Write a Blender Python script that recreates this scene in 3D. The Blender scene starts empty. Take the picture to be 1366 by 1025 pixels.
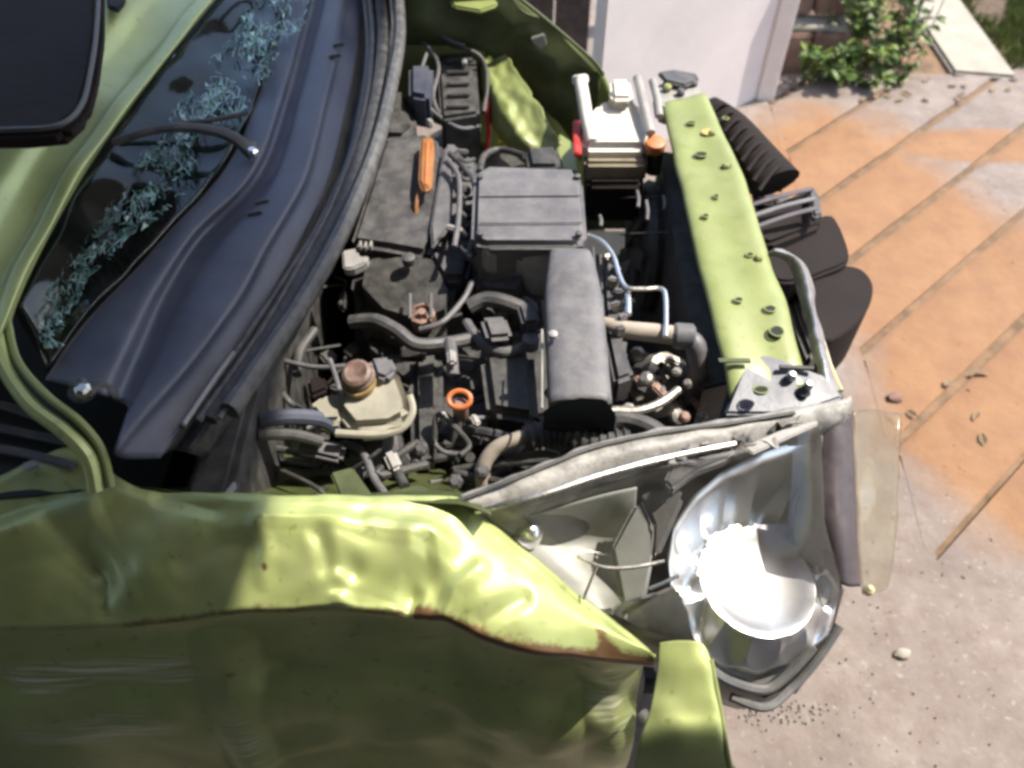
import bpy, bmesh, math, random
from mathutils import Vector, Matrix, noise
rnd = random.Random(7)
C = bpy.context.scene.collection
S = bpy.context.scene

# ------------------------------------------------------------------ camera
PITCH = math.radians(50)
FOC = 1093.0
CAMZ = 1.75
cam = bpy.data.cameras.new('camera')
cam.sensor_width = 36
cam.lens = 36 * FOC / 1366
cam.clip_start = 0.02
cam.clip_end = 500
cam.dof.use_dof = True
cam.dof.focus_distance = 1.22
cam.dof.aperture_fstop = 3.4
camo = bpy.data.objects.new('camera', cam)
camo.location = (0, 0, CAMZ)
camo.rotation_euler = (math.radians(90) - PITCH, 0, 0)
C.objects.link(camo)
S.camera = camo

# ------------------------------------------------------------------ light
SUN_EL, SUN_AZ = 56, 20          # azimuth measured from +X towards +Y
w = bpy.data.worlds.new('World'); S.world = w; w.use_nodes = True
nt = w.node_tree; nt.nodes.clear()
sky = nt.nodes.new('ShaderNodeTexSky'); sky.sky_type = 'NISHITA'; sky.sun_disc = False
sky.sun_elevation = math.radians(SUN_EL); sky.sun_rotation = math.radians(90 - SUN_AZ)
sky.dust_density = 2.0
bg = nt.nodes.new('ShaderNodeBackground'); bg.inputs['Strength'].default_value = 0.15
wo = nt.nodes.new('ShaderNodeOutputWorld')
nt.links.new(sky.outputs[0], bg.inputs[0]); nt.links.new(bg.outputs[0], wo.inputs[0])
sl = bpy.data.lights.new('sun', 'SUN'); sl.energy = 3.9; sl.angle = math.radians(0.6); sl.color = (1.0, 0.935, 0.81)
so = bpy.data.objects.new('sun', sl)
el, az = math.radians(SUN_EL), math.radians(SUN_AZ)
sd = Vector((math.cos(el) * math.cos(az), math.cos(el) * math.sin(az), math.sin(el)))
so.rotation_euler = (-sd).to_track_quat('-Z', 'Y').to_euler(); so.location = sd * 6
C.objects.link(so)
S.view_settings.view_transform = 'Standard'; S.view_settings.look = 'None'
S.view_settings.gamma = 1; S.view_settings.use_curve_mapping = False
S.view_settings.exposure = 1.15
S.render.engine = 'CYCLES'
S.cycles.filter_width = 3.2
S.cycles.max_bounces = 8; S.cycles.transparent_max_bounces = 12

# ------------------------------------------------------------------ placing
def ray(px, py):
    v = 512.5 - py
    return Vector((px - 683.0, FOC * math.cos(PITCH) + v * math.sin(PITCH), -FOC * math.sin(PITCH) + v * math.cos(PITCH)))
def at(px, py, z):
    d = ray(px, py); t = (z - CAMZ) / d.z
    return Vector((d.x * t, d.y * t, z))
def atY(px, py, Y):
    d = ray(px, py); t = Y / d.y
    return Vector((d.x * t, Y, CAMZ + d.z * t))
def pts(z, *a):
    return [at(p[0], p[1], p[2] if len(p) > 2 else z) for p in a]

# ------------------------------------------------------------------ materials
def mat(name, col, rough=0.5, metal=0.0, var=0.25, scale=9.0, col2=None, dust=0.0, dustcol=(0.32, 0.27, 0.21),
        bump=0.15, bscale=60.0, coat=0.0, spots=0.0, spotcol=(0.1, 0.05, 0.03), rust=False, spec=0.5, sub=0.0, crough=0.12):
    m = bpy.data.materials.new(name); m.use_nodes = True
    t = m.node_tree; N = t.nodes; L = t.links
    b = N['Principled BSDF']
    geo = N.new('ShaderNodeNewGeometry')
    def nz(sc, det=5, ro=0.6):
        n = N.new('ShaderNodeTexNoise'); n.inputs['Scale'].default_value = sc
        n.inputs['Detail'].default_value = det; n.inputs['Roughness'].default_value = ro
        L.new(geo.outputs['Position'], n.inputs['Vector']); return n
    def ramp(src, a, c):
        r = N.new('ShaderNodeMapRange'); r.inputs['From Min'].default_value = a; r.inputs['From Max'].default_value = c
        L.new(src, r.inputs['Value']); return r.outputs[0]
    def mul(src, k):
        r = N.new('ShaderNodeMath'); r.operation = 'MULTIPLY'; r.use_clamp = True
        L.new(src, r.inputs[0]); r.inputs[1].default_value = k; return r.outputs[0]
    def mix(fac, a, bcol):
        x = N.new('ShaderNodeMix'); x.data_type = 'RGBA'
        L.new(fac, x.inputs[0])
        if isinstance(a, tuple): x.inputs[6].default_value = (*a, 1)
        else: L.new(a, x.inputs[6])
        if isinstance(bcol, tuple): x.inputs[7].default_value = (*bcol, 1)
        else: L.new(bcol, x.inputs[7])
        return x.outputs[2]
    n1 = nz(scale)
    c2 = col2 or tuple(min(1, c * (1 - var)) for c in col)
    c1 = tuple(min(1, c * (1 + var * 0.6)) for c in col) if not col2 else col
    out = mix(ramp(n1.outputs[0], 0.35, 0.65), c1, c2)
    rv = None
    if dust > 0:
        n2 = nz(scale * 2.7, 8, 0.7)
        f = mul(ramp(n2.outputs[0], 0.42, 0.75), dust)
        out = mix(f, out, dustcol)
        rr = N.new('ShaderNodeMapRange'); L.new(f, rr.inputs['Value']); rr.inputs['To Min'].default_value = rough
        rr.inputs['To Max'].default_value = min(1, rough + 0.45); rv = rr.outputs[0]
    if spots > 0:
        n3 = nz(scale * 9, 3, 0.5)
        out = mix(mul(ramp(n3.outputs[0], 0.64, 0.7), spots), out, spotcol)
    if rust:
        at_ = N.new('ShaderNodeAttribute'); at_.attribute_name = 'rust'
        n4 = nz(70, 6, 0.7)
        mm = N.new('ShaderNodeMath'); mm.operation = 'MULTIPLY_ADD'
        L.new(at_.outputs['Fac'], mm.inputs[0]); mm.inputs[1].default_value = 1.0
        ad = N.new('ShaderNodeMath'); ad.operation = 'ADD'; ad.inputs[1].default_value = -0.62
        L.new(n4.outputs[0], ad.inputs[0]); L.new(ad.outputs[0], mm.inputs[2])
        f = ramp(mm.outputs[0], 0.15, 0.5)
        a2 = N.new('ShaderNodeAttribute'); a2.attribute_name = 'scrape'
        mpn = N.new('ShaderNodeMapping'); mpn.inputs['Scale'].default_value = (7, 30, 150); mpn.inputs['Rotation'].default_value = (0, 0.06, 0)
        L.new(geo.outputs['Position'], mpn.inputs['Vector'])
        n5 = N.new('ShaderNodeTexNoise'); n5.inputs['Scale'].default_value = 1.0; n5.inputs['Detail'].default_value = 4; L.new(mpn.outputs[0], n5.inputs['Vector'])
        m5 = N.new('ShaderNodeMath'); m5.operation = 'MULTIPLY'; m5.use_clamp = True
        L.new(ramp(n5.outputs[0], 0.44, 0.62), m5.inputs[0]); L.new(a2.outputs['Fac'], m5.inputs[1])
        out = mix(m5.outputs[0], out, (0.78, 0.76, 0.64))
        out = mix(f, out, (0.14, 0.075, 0.032))
        rr = N.new('ShaderNodeMapRange'); L.new(f, rr.inputs['Value']); rr.inputs['To Min'].default_value = rough
        rr.inputs['To Max'].default_value = 0.9
        if rv is None: rv = rr.outputs[0]
    L.new(out, b.inputs['Base Color'])
    if rv is not None: L.new(rv, b.inputs['Roughness'])
    else: b.inputs['Roughness'].default_value = rough
    b.inputs['Metallic'].default_value = metal
    b.inputs['Coat Weight'].default_value = coat; b.inputs['Coat Roughness'].default_value = crough
    b.inputs['Specular IOR Level'].default_value = spec
    if sub: b.inputs['Subsurface Weight'].default_value = sub; b.inputs['Subsurface Radius'].default_value = (0.02, 0.02, 0.015)
    if bump:
        nb = nz(bscale, 6, 0.65); bp = N.new('ShaderNodeBump'); bp.inputs['Strength'].default_value = bump
        bp.inputs['Distance'].default_value = 0.004
        L.new(nb.outputs[0], bp.inputs['Height']); L.new(bp.outputs[0], b.inputs['Normal'])
    return m

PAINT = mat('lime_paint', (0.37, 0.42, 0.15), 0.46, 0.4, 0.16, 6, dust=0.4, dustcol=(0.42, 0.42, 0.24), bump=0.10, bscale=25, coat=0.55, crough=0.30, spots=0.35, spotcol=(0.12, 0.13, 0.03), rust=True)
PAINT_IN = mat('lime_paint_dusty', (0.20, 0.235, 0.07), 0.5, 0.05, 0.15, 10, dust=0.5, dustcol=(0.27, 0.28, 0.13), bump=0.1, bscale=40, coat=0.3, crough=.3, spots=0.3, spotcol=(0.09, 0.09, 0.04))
SHADEPAINT = mat('shade_green_paint', (0.045, 0.058, 0.016), 0.5, 0, 0.35, 8, dust=0.3, dustcol=(0.14, 0.14, 0.07), bump=0.1)  # lime paint darkened, shade on the inner panels put into the colour
COWL = mat('cowl_plastic', (0.054, 0.061, 0.092), 0.42, 0, 0.2, 5, dust=0.4, dustcol=(0.13, 0.13, 0.14), bump=0.12, bscale=140)
BLACK = mat('black_plastic', (0.036, 0.035, 0.034), 0.5, 0, 0.3, 14, dust=0.7, dustcol=(0.12, 0.112, 0.105), bump=0.2, bscale=120)  # dust, its tint on black and charcoal also raised for hazy lifted blacks
CHAR = mat('charcoal_plastic', (0.052, 0.051, 0.055), 0.45, 0, 0.25, 10, dust=0.7, dustcol=(0.15, 0.142, 0.135), bump=0.2, bscale=120)
GREY = mat('dusty_grey_plastic', (0.105, 0.102, 0.112), 0.5, 0, 0.2, 12, dust=0.6, dustcol=(0.21, 0.198, 0.19), bump=0.2, bscale=90, spots=0.25, spotcol=(0.06, 0.06, 0.06))
LGREY = mat('pale_grey_plastic', (0.27, 0.26, 0.25), 0.45, 0, 0.25, 16, dust=0.5, dustcol=(0.4, 0.37, 0.33), bump=0.2, bscale=90, spots=0.3, spotcol=(0.08, 0.07, 0.06))
BROWNBLK = mat('brown_black_plastic', (0.012, 0.008, 0.008), 0.8, 0, 0.3, 8, dust=0.3, dustcol=(0.03, 0.02, 0.018), bump=0.25, bscale=60, spec=0.2)
RUBBER = mat('rubber', (0.030, 0.030, 0.031), 0.55, 0, 0.3, 20, dust=0.6, dustcol=(0.17, 0.16, 0.155), bump=0.25, bscale=150)
SEALM = mat('weather_seal_rubber', (0.055, 0.055, 0.058), 0.5, 0, 0.35, 25, dust=0.6, dustcol=(0.20, 0.19, 0.18), bump=0.35, bscale=120)
TANKW = mat('milky_plastic', (0.70, 0.66, 0.58), 0.4, 0, 0.12, 9, dust=0.35, dustcol=(0.5, 0.42, 0.30), bump=0.08, sub=0.25, spots=0.25, spotcol=(0.3, 0.22, 0.12))
TANKD = mat('fluid_stained_plastic', (0.22, 0.19, 0.13), 0.35, 0, 0.3, 12, dust=0.4, bump=0.1)
RESW = mat('old_milky_plastic', (0.36, 0.34, 0.28), 0.45, 0, 0.25, 18, dust=0.5, dustcol=(0.30, 0.25, 0.17), bump=0.12, sub=0.15)
METAL = mat('dull_aluminium', (0.42, 0.40, 0.37), 0.42, 0.85, 0.35, 22, dust=0.6, dustcol=(0.22, 0.18, 0.14), bump=0.4, bscale=80)
BRIGHT = mat('bright_steel', (0.75, 0.73, 0.68), 0.25, 1.0, 0.15, 22, dust=0.3, bump=0.1)
FOIL = mat('crumpled_silver', (0.42, 0.42, 0.45), 0.33, 0.7, 0.45, 30, dust=0.4, dustcol=(0.2, 0.18, 0.17), bump=0.6, bscale=50)
BEIGE = mat('beige_hose', (0.36, 0.31, 0.26), 0.5, 0, 0.25, 20, dust=0.5, bump=0.15)
ORANGE = mat('orange_plastic', (0.55, 0.15, 0.035), 0.4, 0, 0.2, 20, dust=0.5, bump=0.05)
AMBER = mat('amber_handle', (0.30, 0.12, 0.03), 0.35, 0, 0.2, 20, dust=0.3, bump=0.05)
RED = mat('red_plastic', (0.55, 0.03, 0.025), 0.4, 0, 0.1, 20, dust=0.2, bump=0.05)
YEL = mat('yellow_plastic', (0.55, 0.42, 0.05), 0.4, 0, 0.1, 20, dust=0.3, bump=0.05)
COPPER = mat('rusty_copper', (0.25, 0.15, 0.12), 0.6, 0.2, 0.4, 50, dust=0.4, bump=0.3)
BROWNCAP = mat('brown_cap', (0.13, 0.075, 0.06), 0.5, 0, .3, 40, dust=.5, bump=.2)
OCHRE = mat('ochre_plastic', (0.28, 0.19, 0.05), 0.5, 0, .3, 40, dust=.4, bump=.1)
RAILG = mat('weathered_rail_plastic', (0.22, 0.21, 0.20), 0.4, 0, 0.35, 30, dust=0.6, dustcol=(0.42, 0.40, 0.36), bump=0.5, bscale=70, spots=.4, spotcol=(.06,.055,.05))
CHROME = mat('reflector_chrome', (0.95, 0.95, 0.96), 0.30, 1.0, 0.04, 8, bump=0.03, bscale=12)
SATIN = mat('satin_reflector', (0.34, 0.34, 0.33), 0.55, 0.4, 0.15, 14, dust=0.25, dustcol=(0.3, 0.28, 0.24), bump=0.1, bscale=30)
LAMPGREY = mat('lamp_bezel_grey', (0.13, 0.13, 0.135), 0.35, 0.2, 0.2, 14, dust=0.3, bump=0.1)
PURP = mat('smoked_plastic', (0.06, 0.048, 0.056), 0.4, 0, 0.2, 10, dust=0.3, dustcol=(0.18, 0.15, 0.15), bump=0.15)
YCLEAR = mat('yellowed_lens_plastic', (0.50, 0.44, 0.24), 0.3, 0, 0.15, 12, dust=0.4, dustcol=(0.5, 0.45, 0.34), bump=0.1)
CHIP = mat('glass_chip', (0.10, 0.24, 0.195), 0.15, 0, 0.4, 18, bump=0, spec=0.9)
CHIPW = mat('pale_glass_chip', (0.30, 0.42, 0.39), 0.15, 0, 0.4, 18, bump=0, spec=0.9)
VOID = mat('shade_black', (0.020, 0.021, 0.023), 0.9, 0, 0.3, 8, bump=0)  # near-black for holes and dark interiors, their shade put into the colour
WHITE = mat('white_wall_paint', (0.70, 0.66, 0.66), 0.8, 0, 0.06, 3, dust=0.25, dustcol=(0.5, 0.45, 0.42), bump=0.2, bscale=30)
WHITE2 = mat('bright_white_paint', (0.88, 0.85, 0.82), 0.7, 0, 0.04, 6, dust=0.2, dustcol=(0.6, 0.5, 0.42), bump=0.2, bscale=40)
BRICK = mat('brown_block', (0.22, 0.13, 0.10), 0.9, 0, 0.35, 9, dust=0.4, dustcol=(0.33, 0.25, 0.2), bump=0.5, bscale=40)
CURB = mat('pale_concrete', (0.31, 0.285, 0.24), 0.85, 0, 0.15, 8, dust=0.35, dustcol=(0.36, 0.32, 0.25), bump=0.4, bscale=50)
SOIL = mat('brown_soil', (0.10, 0.065, 0.045), 0.95, 0, 0.4, 14, dust=0.3, bump=0.8, bscale=30)
LEAF = mat('leaf_green', (0.085, 0.15, 0.025), 0.5, 0, 0.45, 12, bump=0.1)
LEAF2 = mat('leaf_light', (0.15, 0.21, 0.03), 0.5, 0, 0.45, 12, bump=0.1)
GRASS = mat('grass_blade', (0.13, 0.16, 0.03), 0.6, 0, 0.5, 12, bump=0)
DRY = mat('dry_leaf', (0.20, 0.14, 0.08), 0.8, 0, 0.4, 30, bump=0.3)
STEM = mat('stem', (0.10, 0.09, 0.04), 0.8, 0, 0.3, 12, bump=0.2)
TYRE = mat('tyre', (0.02, 0.02, 0.02), 0.8, 0, 0.3, 12, dust=0.3, bump=0.3)
ZINC = mat('corrugated_sheet', (0.35, 0.34, 0.33), 0.5, 0.6, 0.2, 6, dust=0.3, bump=0.2)
WOOD = mat('dark_brown_wood', (0.075, 0.052, 0.048), 0.7, 0, 0.3, 8, dust=0.3, bump=0.3)

def glass_mat(name, tint, gl=0.12):
    m = bpy.data.materials.new(name); m.use_nodes = True
    t = m.node_tree; N = t.nodes; N.clear(); L = t.links
    o = N.new('ShaderNodeOutputMaterial'); mx = N.new('ShaderNodeMixShader'); tr = N.new('ShaderNodeBsdfTransparent')
    g = N.new('ShaderNodeBsdfGlossy'); g.inputs['Roughness'].default_value = 0.07
    tr.inputs[0].default_value = (*tint, 1)
    lw_ = N.new('ShaderNodeLayerWeight'); lw_.inputs['Blend'].default_value = 0.5
    pw = N.new('ShaderNodeMath'); pw.operation = 'POWER'; L.new(lw_.outputs['Facing'], pw.inputs[0]); pw.inputs[1].default_value = 4.0
    fr = N.new('ShaderNodeMath'); fr.operation = 'MULTIPLY_ADD'; L.new(pw.outputs[0], fr.inputs[0]); fr.inputs[1].default_value = 0.7; fr.inputs[2].default_value = 0.045
    ns = N.new('ShaderNodeTexNoise'); ns.inputs['Scale'].default_value = 16
    geo = N.new('ShaderNodeNewGeometry'); L.new(geo.outputs['Position'], ns.inputs['Vector'])
    d = N.new('ShaderNodeBsdfDiffuse'); d.inputs[0].default_value = (0.5, 0.48, 0.44, 1)
    mp = N.new('ShaderNodeMapRange'); mp.inputs['From Min'].default_value = 0.45; mp.inputs['From Max'].default_value = 0.8
    mp.inputs['To Max'].default_value = gl; mp.inputs['To Min'].default_value = gl * 0.25
    L.new(ns.outputs[0], mp.inputs['Value'])
    m2 = N.new('ShaderNodeMixShader'); L.new(mp.outputs[0], m2.inputs[0]); L.new(tr.outputs[0], m2.inputs[1]); L.new(d.outputs[0], m2.inputs[2])
    L.new(fr.outputs[0], mx.inputs[0]); L.new(m2.outputs[0], mx.inputs[1]); L.new(g.outputs[0], mx.inputs[2])
    L.new(mx.outputs[0], o.inputs[0]); return m
LENS = glass_mat('clear_lens', (0.95, 0.95, 0.94), 0.06)
WGLASS = glass_mat('windscreen_glass', (0.35, 0.45, 0.42), 0.05)

def ground_mat():
    m = bpy.data.materials.new('dirty_concrete'); m.use_nodes = True
    t = m.node_tree; N = t.nodes; L = t.links; b = N['Principled BSDF']
    geo = N.new('ShaderNodeNewGeometry')
    def nz(sc, det=6, ro=0.65):
        n = N.new('ShaderNodeTexNoise'); n.inputs['Scale'].default_value = sc; n.inputs['Detail'].default_value = det
        n.inputs['Roughness'].default_value = ro; L.new(geo.outputs['Position'], n.inputs['Vector']); return n.outputs[0]
    def rg(s, a, c, lo=0, hi=1):
        r = N.new('ShaderNodeMapRange'); r.inputs['From Min'].default_value = a; r.inputs['From Max'].default_value = c
        r.inputs['To Min'].default_value = lo; r.inputs['To Max'].default_value = hi; L.new(s, r.inputs['Value']); return r.outputs[0]
    def mix(f, a, c):
        x = N.new('ShaderNodeMix'); x.data_type = 'RGBA'; L.new(f, x.inputs[0])
        for i, v in ((6, a), (7, c)):
            if isinstance(v, tuple): x.inputs[i].default_value = (*v, 1)
            else: L.new(v, x.inputs[i])
        return x.outputs[2]
    def mth(op, a, c):
        x = N.new('ShaderNodeMath'); x.operation = op
        for i, v in ((0, a), (1, c)):
            if isinstance(v, (int, float)): x.inputs[i].default_value = v
            else: L.new(v, x.inputs[i])
        return x.outputs[0]
    base = mix(rg(nz(3.5), 0.35, 0.65), (0.24, 0.20, 0.178), (0.165, 0.135, 0.12))
    base = mix(rg(nz(17), 0.42, 0.72, 0, 0.8), base, (0.145, 0.105, 0.09))
    base = mix(rg(nz(45, 3), 0.60, 0.72, 0, 0.6), base, (0.34, 0.31, 0.28))
    base = mix(rg(nz(110, 3), 0.63, 0.7, 0, 0.6), base, (0.16, 0.11, 0.09))
    # rusty clay washed over the grooved slabs: a patch with its own outline
    sep = N.new('ShaderNodeSeparateXYZ'); L.new(geo.outputs['Position'], sep.inputs[0])
    def blob(cx, cy, rx, ry):
        dx = mth('DIVIDE', mth('SUBTRACT', sep.outputs[0], cx), rx); dy = mth('DIVIDE', mth('SUBTRACT', sep.outputs[1], cy), ry)
        return mth('SUBTRACT', 1.0, mth('SQRT', mth('ADD', mth('MULTIPLY', dx, dx), mth('MULTIPLY', dy, dy)), 0))
    k = mth('MAXIMUM', mth('MAXIMUM', blob(1.18, 2.15, 0.42, 0.66), blob(1.36, 1.45, 0.38, 0.52)), blob(1.45, 1.2, 0.32, 0.36))
    k = mth('MAXIMUM', k, mth('MAXIMUM', blob(1.72, 2.62, 0.40, 0.10), blob(1.75, 1.75, 0.30, 0.42)))
    k = mth('ADD', k, rg(nz(2.2), 0.25, 0.75, -0.10, 0.36))
    st = rg(k, -0.08, 0.25, 0, 0.92)
    ocol = mix(rg(nz(9), 0.35, 0.65), (0.255, 0.132, 0.058), (0.205, 0.100, 0.046))
    out = mix(st, base, ocol)
    L.new(out, b.inputs['Base Color']); b.inputs['Roughness'].default_value = 0.85
    bp = N.new('ShaderNodeBump'); bp.inputs['Strength'].default_value = 0.5; bp.inputs['Distance'].default_value = 0.006
    L.new(nz(40), bp.inputs['Height']); L.new(bp.outputs[0], b.inputs['Normal'])
    return m
GROUND = ground_mat()

# ------------------------------------------------------------------ mesh tools
class MB:
    def __init__(s): s.v = []; s.f = []
    def add(s, v, f):
        o = len(s.v); s.v += [Vector(a) for a in v]; s.f += [tuple(i + o for i in q) for q in f]; return s
    def addbm(s, bm):
        bm.verts.index_update()
        s.add([v.co.copy() for v in bm.verts], [[v.index for v in f.verts] for f in bm.faces]); bm.free(); return s
    def prism(s, top, depth, bev=0.004, seg=2, jit=0.0):
        bm = bmesh.new()
        d = depth if isinstance(depth, Vector) else Vector((0, 0, -depth))
        if jit: top = [p + Vector((rnd.uniform(-jit, jit), rnd.uniform(-jit, jit), rnd.uniform(-jit, jit))) for p in top]
        a = [bm.verts.new(p) for p in top]; b = [bm.verts.new(p + d) for p in top]
        n = len(top)
        bm.faces.new(a); bm.faces.new(b[::-1])
        for i in range(n): bm.faces.new((a[i], b[i], b[(i + 1) % n], a[(i + 1) % n]))
        bmesh.ops.recalc_face_normals(bm, faces=bm.faces)
        if bev: bmesh.ops.bevel(bm, geom=list(bm.edges), offset=bev, segments=seg, affect='EDGES', clamp_overlap=True)
        return s.addbm(bm)
    def box(s, c, size, rot=(0, 0, 0), bev=0.003, seg=2):
        bm = bmesh.new(); bmesh.ops.create_cube(bm, size=1)
        from mathutils import Euler
        M = Matrix.Translation(c) @ Euler(rot).to_matrix().to_4x4() @ Matrix.Diagonal((*size, 1))
        bm.transform(M)
        if bev: bmesh.ops.bevel(bm, geom=list(bm.edges), offset=bev, segments=seg, affect='EDGES', clamp_overlap=True)
        return s.addbm(bm)
    def tube(s, P, r, seg=10, sub=6, ripple=None, caps=True, flat=1.0):
        P = [Vector(p) for p in P]; Q = crom(P, sub); n = len(Q)
        rs = [(r[0] + (r[-1] - r[0]) * i / (n - 1) if isinstance(r, (list, tuple)) else r) for i in range(n)]
        if ripple:
            # resample evenly and modulate radius
            L = [0]
            for i in range(1, n): L.append(L[-1] + (Q[i] - Q[i - 1]).length)
            m = max(8, int(L[-1] / ripple * 4)); Q2 = []; r2 = []
            j = 0
            for k in range(m + 1):
                d = L[-1] * k / m
                while j < n - 2 and L[j + 1] < d: j += 1
                f = (d - L[j]) / max(1e-9, L[j + 1] - L[j]); Q2.append(Q[j].lerp(Q[j + 1], f))
                r2.append((rs[j] * (1 - f) + rs[j + 1] * f) * (1.0 if (k // 2) % 2 else 0.84))
            Q, rs, n = Q2, r2, m + 1
        t0 = (Q[1] - Q[0]).normalized(); up = Vector((0, 0, 1)) if abs(t0.z) < 0.9 else Vector((1, 0, 0))
        u = t0.cross(up).normalized(); V = []; F = []
        for i in range(n):
            t = (Q[min(i + 1, n - 1)] - Q[max(i - 1, 0)]).normalized()
            u = (u - t * u.dot(t)).normalized(); w_ = t.cross(u)
            for k in range(seg):
                a = 2 * math.pi * k / seg; V.append(Q[i] + u * math.cos(a) * rs[i] + w_ * math.sin(a) * rs[i] * flat)
        for i in range(n - 1):
            for k in range(seg):
                a = i * seg + k; b = i * seg + (k + 1) % seg; F.append((a, b, b + seg, a + seg))
        if caps: F.append(tuple(range(seg))[::-1]); F.append(tuple((n - 1) * seg + k for k in range(seg)))
        return s.add(V, F)
    def lathe(s, base, axis, prof, seg=24, sx=1.0):
        ax = Vector(axis).normalized(); up = Vector((0, 1, 0)) if abs(ax.y) < 0.9 else Vector((1, 0, 0))
        u = up.cross(ax).normalized(); w_ = ax.cross(u); V = []; F = []; base = Vector(base)
        for r, h in prof:
            for k in range(seg):
                a = 2 * math.pi * k / seg; V.append(base + ax * h + u * math.cos(a) * r * sx + w_ * math.sin(a) * r)
        for i in range(len(prof) - 1):
            for k in range(seg):
                a = i * seg + k; b = i * seg + (k + 1) % seg; F.append((a, b, b + seg, a + seg))
        F.append(tuple(range(seg))[::-1]); F.append(tuple((len(prof) - 1) * seg + k for k in range(seg)))
        return s.add(V, F)
    def build(s, name, m, parent=None, smooth=35, label=None, kind=None, attr=None, attr2=None, thick=0, offs=-1):
        c = sum(s.v, Vector()) / len(s.v)
        me = bpy.data.meshes.new(name); me.from_pydata([v - c for v in s.v], [], s.f); me.update()
        bm = bmesh.new(); bm.from_mesh(me); bmesh.ops.recalc_face_normals(bm, faces=bm.faces) if not thick else None; bm.to_mesh(me); bm.free()
        if attr:
            A = me.attributes.new('rust', 'FLOAT', 'POINT')
            for i, v in enumerate(s.v): A.data[i].value = attr(v)
        if attr2:
            A = me.attributes.new('scrape', 'FLOAT', 'POINT')
            for i, v in enumerate(s.v): A.data[i].value = attr2(v)
        me.materials.append(m)
        if smooth:
            me.polygons.foreach_set('use_smooth', [True] * len(me.polygons))
            me.set_sharp_from_angle(angle=math.radians(smooth))
        o = bpy.data.objects.new(name, me); C.objects.link(o)
        o.location = c
        if parent:
            o.parent = parent; o.location = c - WL[parent.name]
        WL[o.name] = c
        if label: o['label'] = label
        if kind: o['kind'] = kind
        if thick:
            md = o.modifiers.new('thickness', 'SOLIDIFY'); md.thickness = thick; md.offset = offs
        return o
WL = {}
def crom(P, sub=6):
    if len(P) < 3:
        return [P[0].lerp(P[-1], i / sub) for i in range(sub + 1)]
    out = []
    for i in range(len(P) - 1):
        p0 = P[max(i - 1, 0)]; p1 = P[i]; p2 = P[i + 1]; p3 = P[min(i + 2, len(P) - 1)]
        for k in range(sub):
            t = k / sub
            out.append(0.5 * ((2 * p1) + (p2 - p0) * t + (2 * p0 - 5 * p1 + 4 * p2 - p3) * t * t + (3 * p1 - p0 - 3 * p2 + p3) * t ** 3))
    out.append(P[-1].copy()); return out
def sheet(rows, su=8, sv=8, disp=None):
    """rows: lists of world points, all the same length; smooth through all of them"""
    R = [crom(r, su) for r in rows]; n = len(R[0])
    cols = [crom([R[j][i] for j in range(len(R))], sv) for i in range(n)]
    m = len(cols[0]); V = []; F = []
    for i in range(n):
        for j in range(m):
            p = cols[i][j]
            if disp: p = p + disp(p, i / (n - 1), j / (m - 1))
            V.append(p)
    for i in range(n - 1):
        for j in range(m - 1): F.append((i * m + j, i * m + j + 1, (i + 1) * m + j + 1, (i + 1) * m + j))
    b = MB(); b.add(V, F); return b
def empty(name, loc, label, cat, group=None):
    o = bpy.data.objects.new(name, None); C.objects.link(o); o.location = loc; o.empty_display_size = 0.1
    o['label'] = label; o['category'] = cat
    if group: o['group'] = group
    WL[o.name] = Vector(loc); return o
def tag(o, label, cat, group=None):
    o['label'] = label; o['category'] = cat
    if group: o['group'] = group
    return o
def nz3(p, s, k): return Vector((noise.noise(p * s), noise.noise(p * s + Vector((7, 3, 1))), noise.noise(p * s + Vector((1, 9, 4))))) * k
def circle(c, r, n=14, sx=1, sy=1, rot=0): return [c + Vector((math.cos(2 * math.pi * i / n + rot) * r * sx, math.sin(2 * math.pi * i / n + rot) * r * sy, 0)) for i in range(n)]

# ================================================================== SETTING
g = MB().add([(-60, -60, -0.25), (60, -60, -0.25), (60, 80, -0.25), (-60, 80, -0.25)], [(0, 1, 2, 3)]).build('ground', GROUND, smooth=0, kind='structure')
# plain concrete slab under and in front of the car
dv = Vector((0.7505, 0.6609, 0)); nv = Vector((-0.6609, 0.7505, 0))
X0 = 1.0; CH = [0.035 + 0.247 * k for k in range(-0, 7)]
def edge_pt(c, X):   # point on groove line n.p = c with given X
    t = (X - nv.x * c) / dv.x
    p = nv * c + dv * t; return p
slab = MB()
p0 = edge_pt(CH[0], X0); p1 = edge_pt(CH[0], 6.0)
slab.prism([Vector((-6, -4, 0)), Vector((6, -4, 0)), Vector((6, p1.y, 0)), Vector((p0.x + .004, p0.y - 0.003, 0)), Vector((X0 + .004, 3.10, 0)), Vector((-6, 3.10, 0))], 0.24, 0)
slab.build('concrete_slab', GROUND, smooth=0, kind='structure')
pave = MB()
for k in range(12):
    pass
first = None
def clip_top(a, b, top):
    if b.y > top: b = a + (b - a) * ((top - a.y) / (b.y - a.y))
    return b
MORTAR = mat('groove_dirt', (0.17, 0.105, 0.062), 0.95, 0, 0.4, 12, dust=0.4, dustcol=(0.25, 0.19, 0.13), bump=0.6)
base = MB().add([(0.98, 0.5, -0.015), (7, 5, -0.015), (7, 9, -0.015), (0.98, 3.12, -0.015)], [(0, 1, 2, 3)]).build('pavement', MORTAR, smooth=0, kind='structure')
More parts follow.
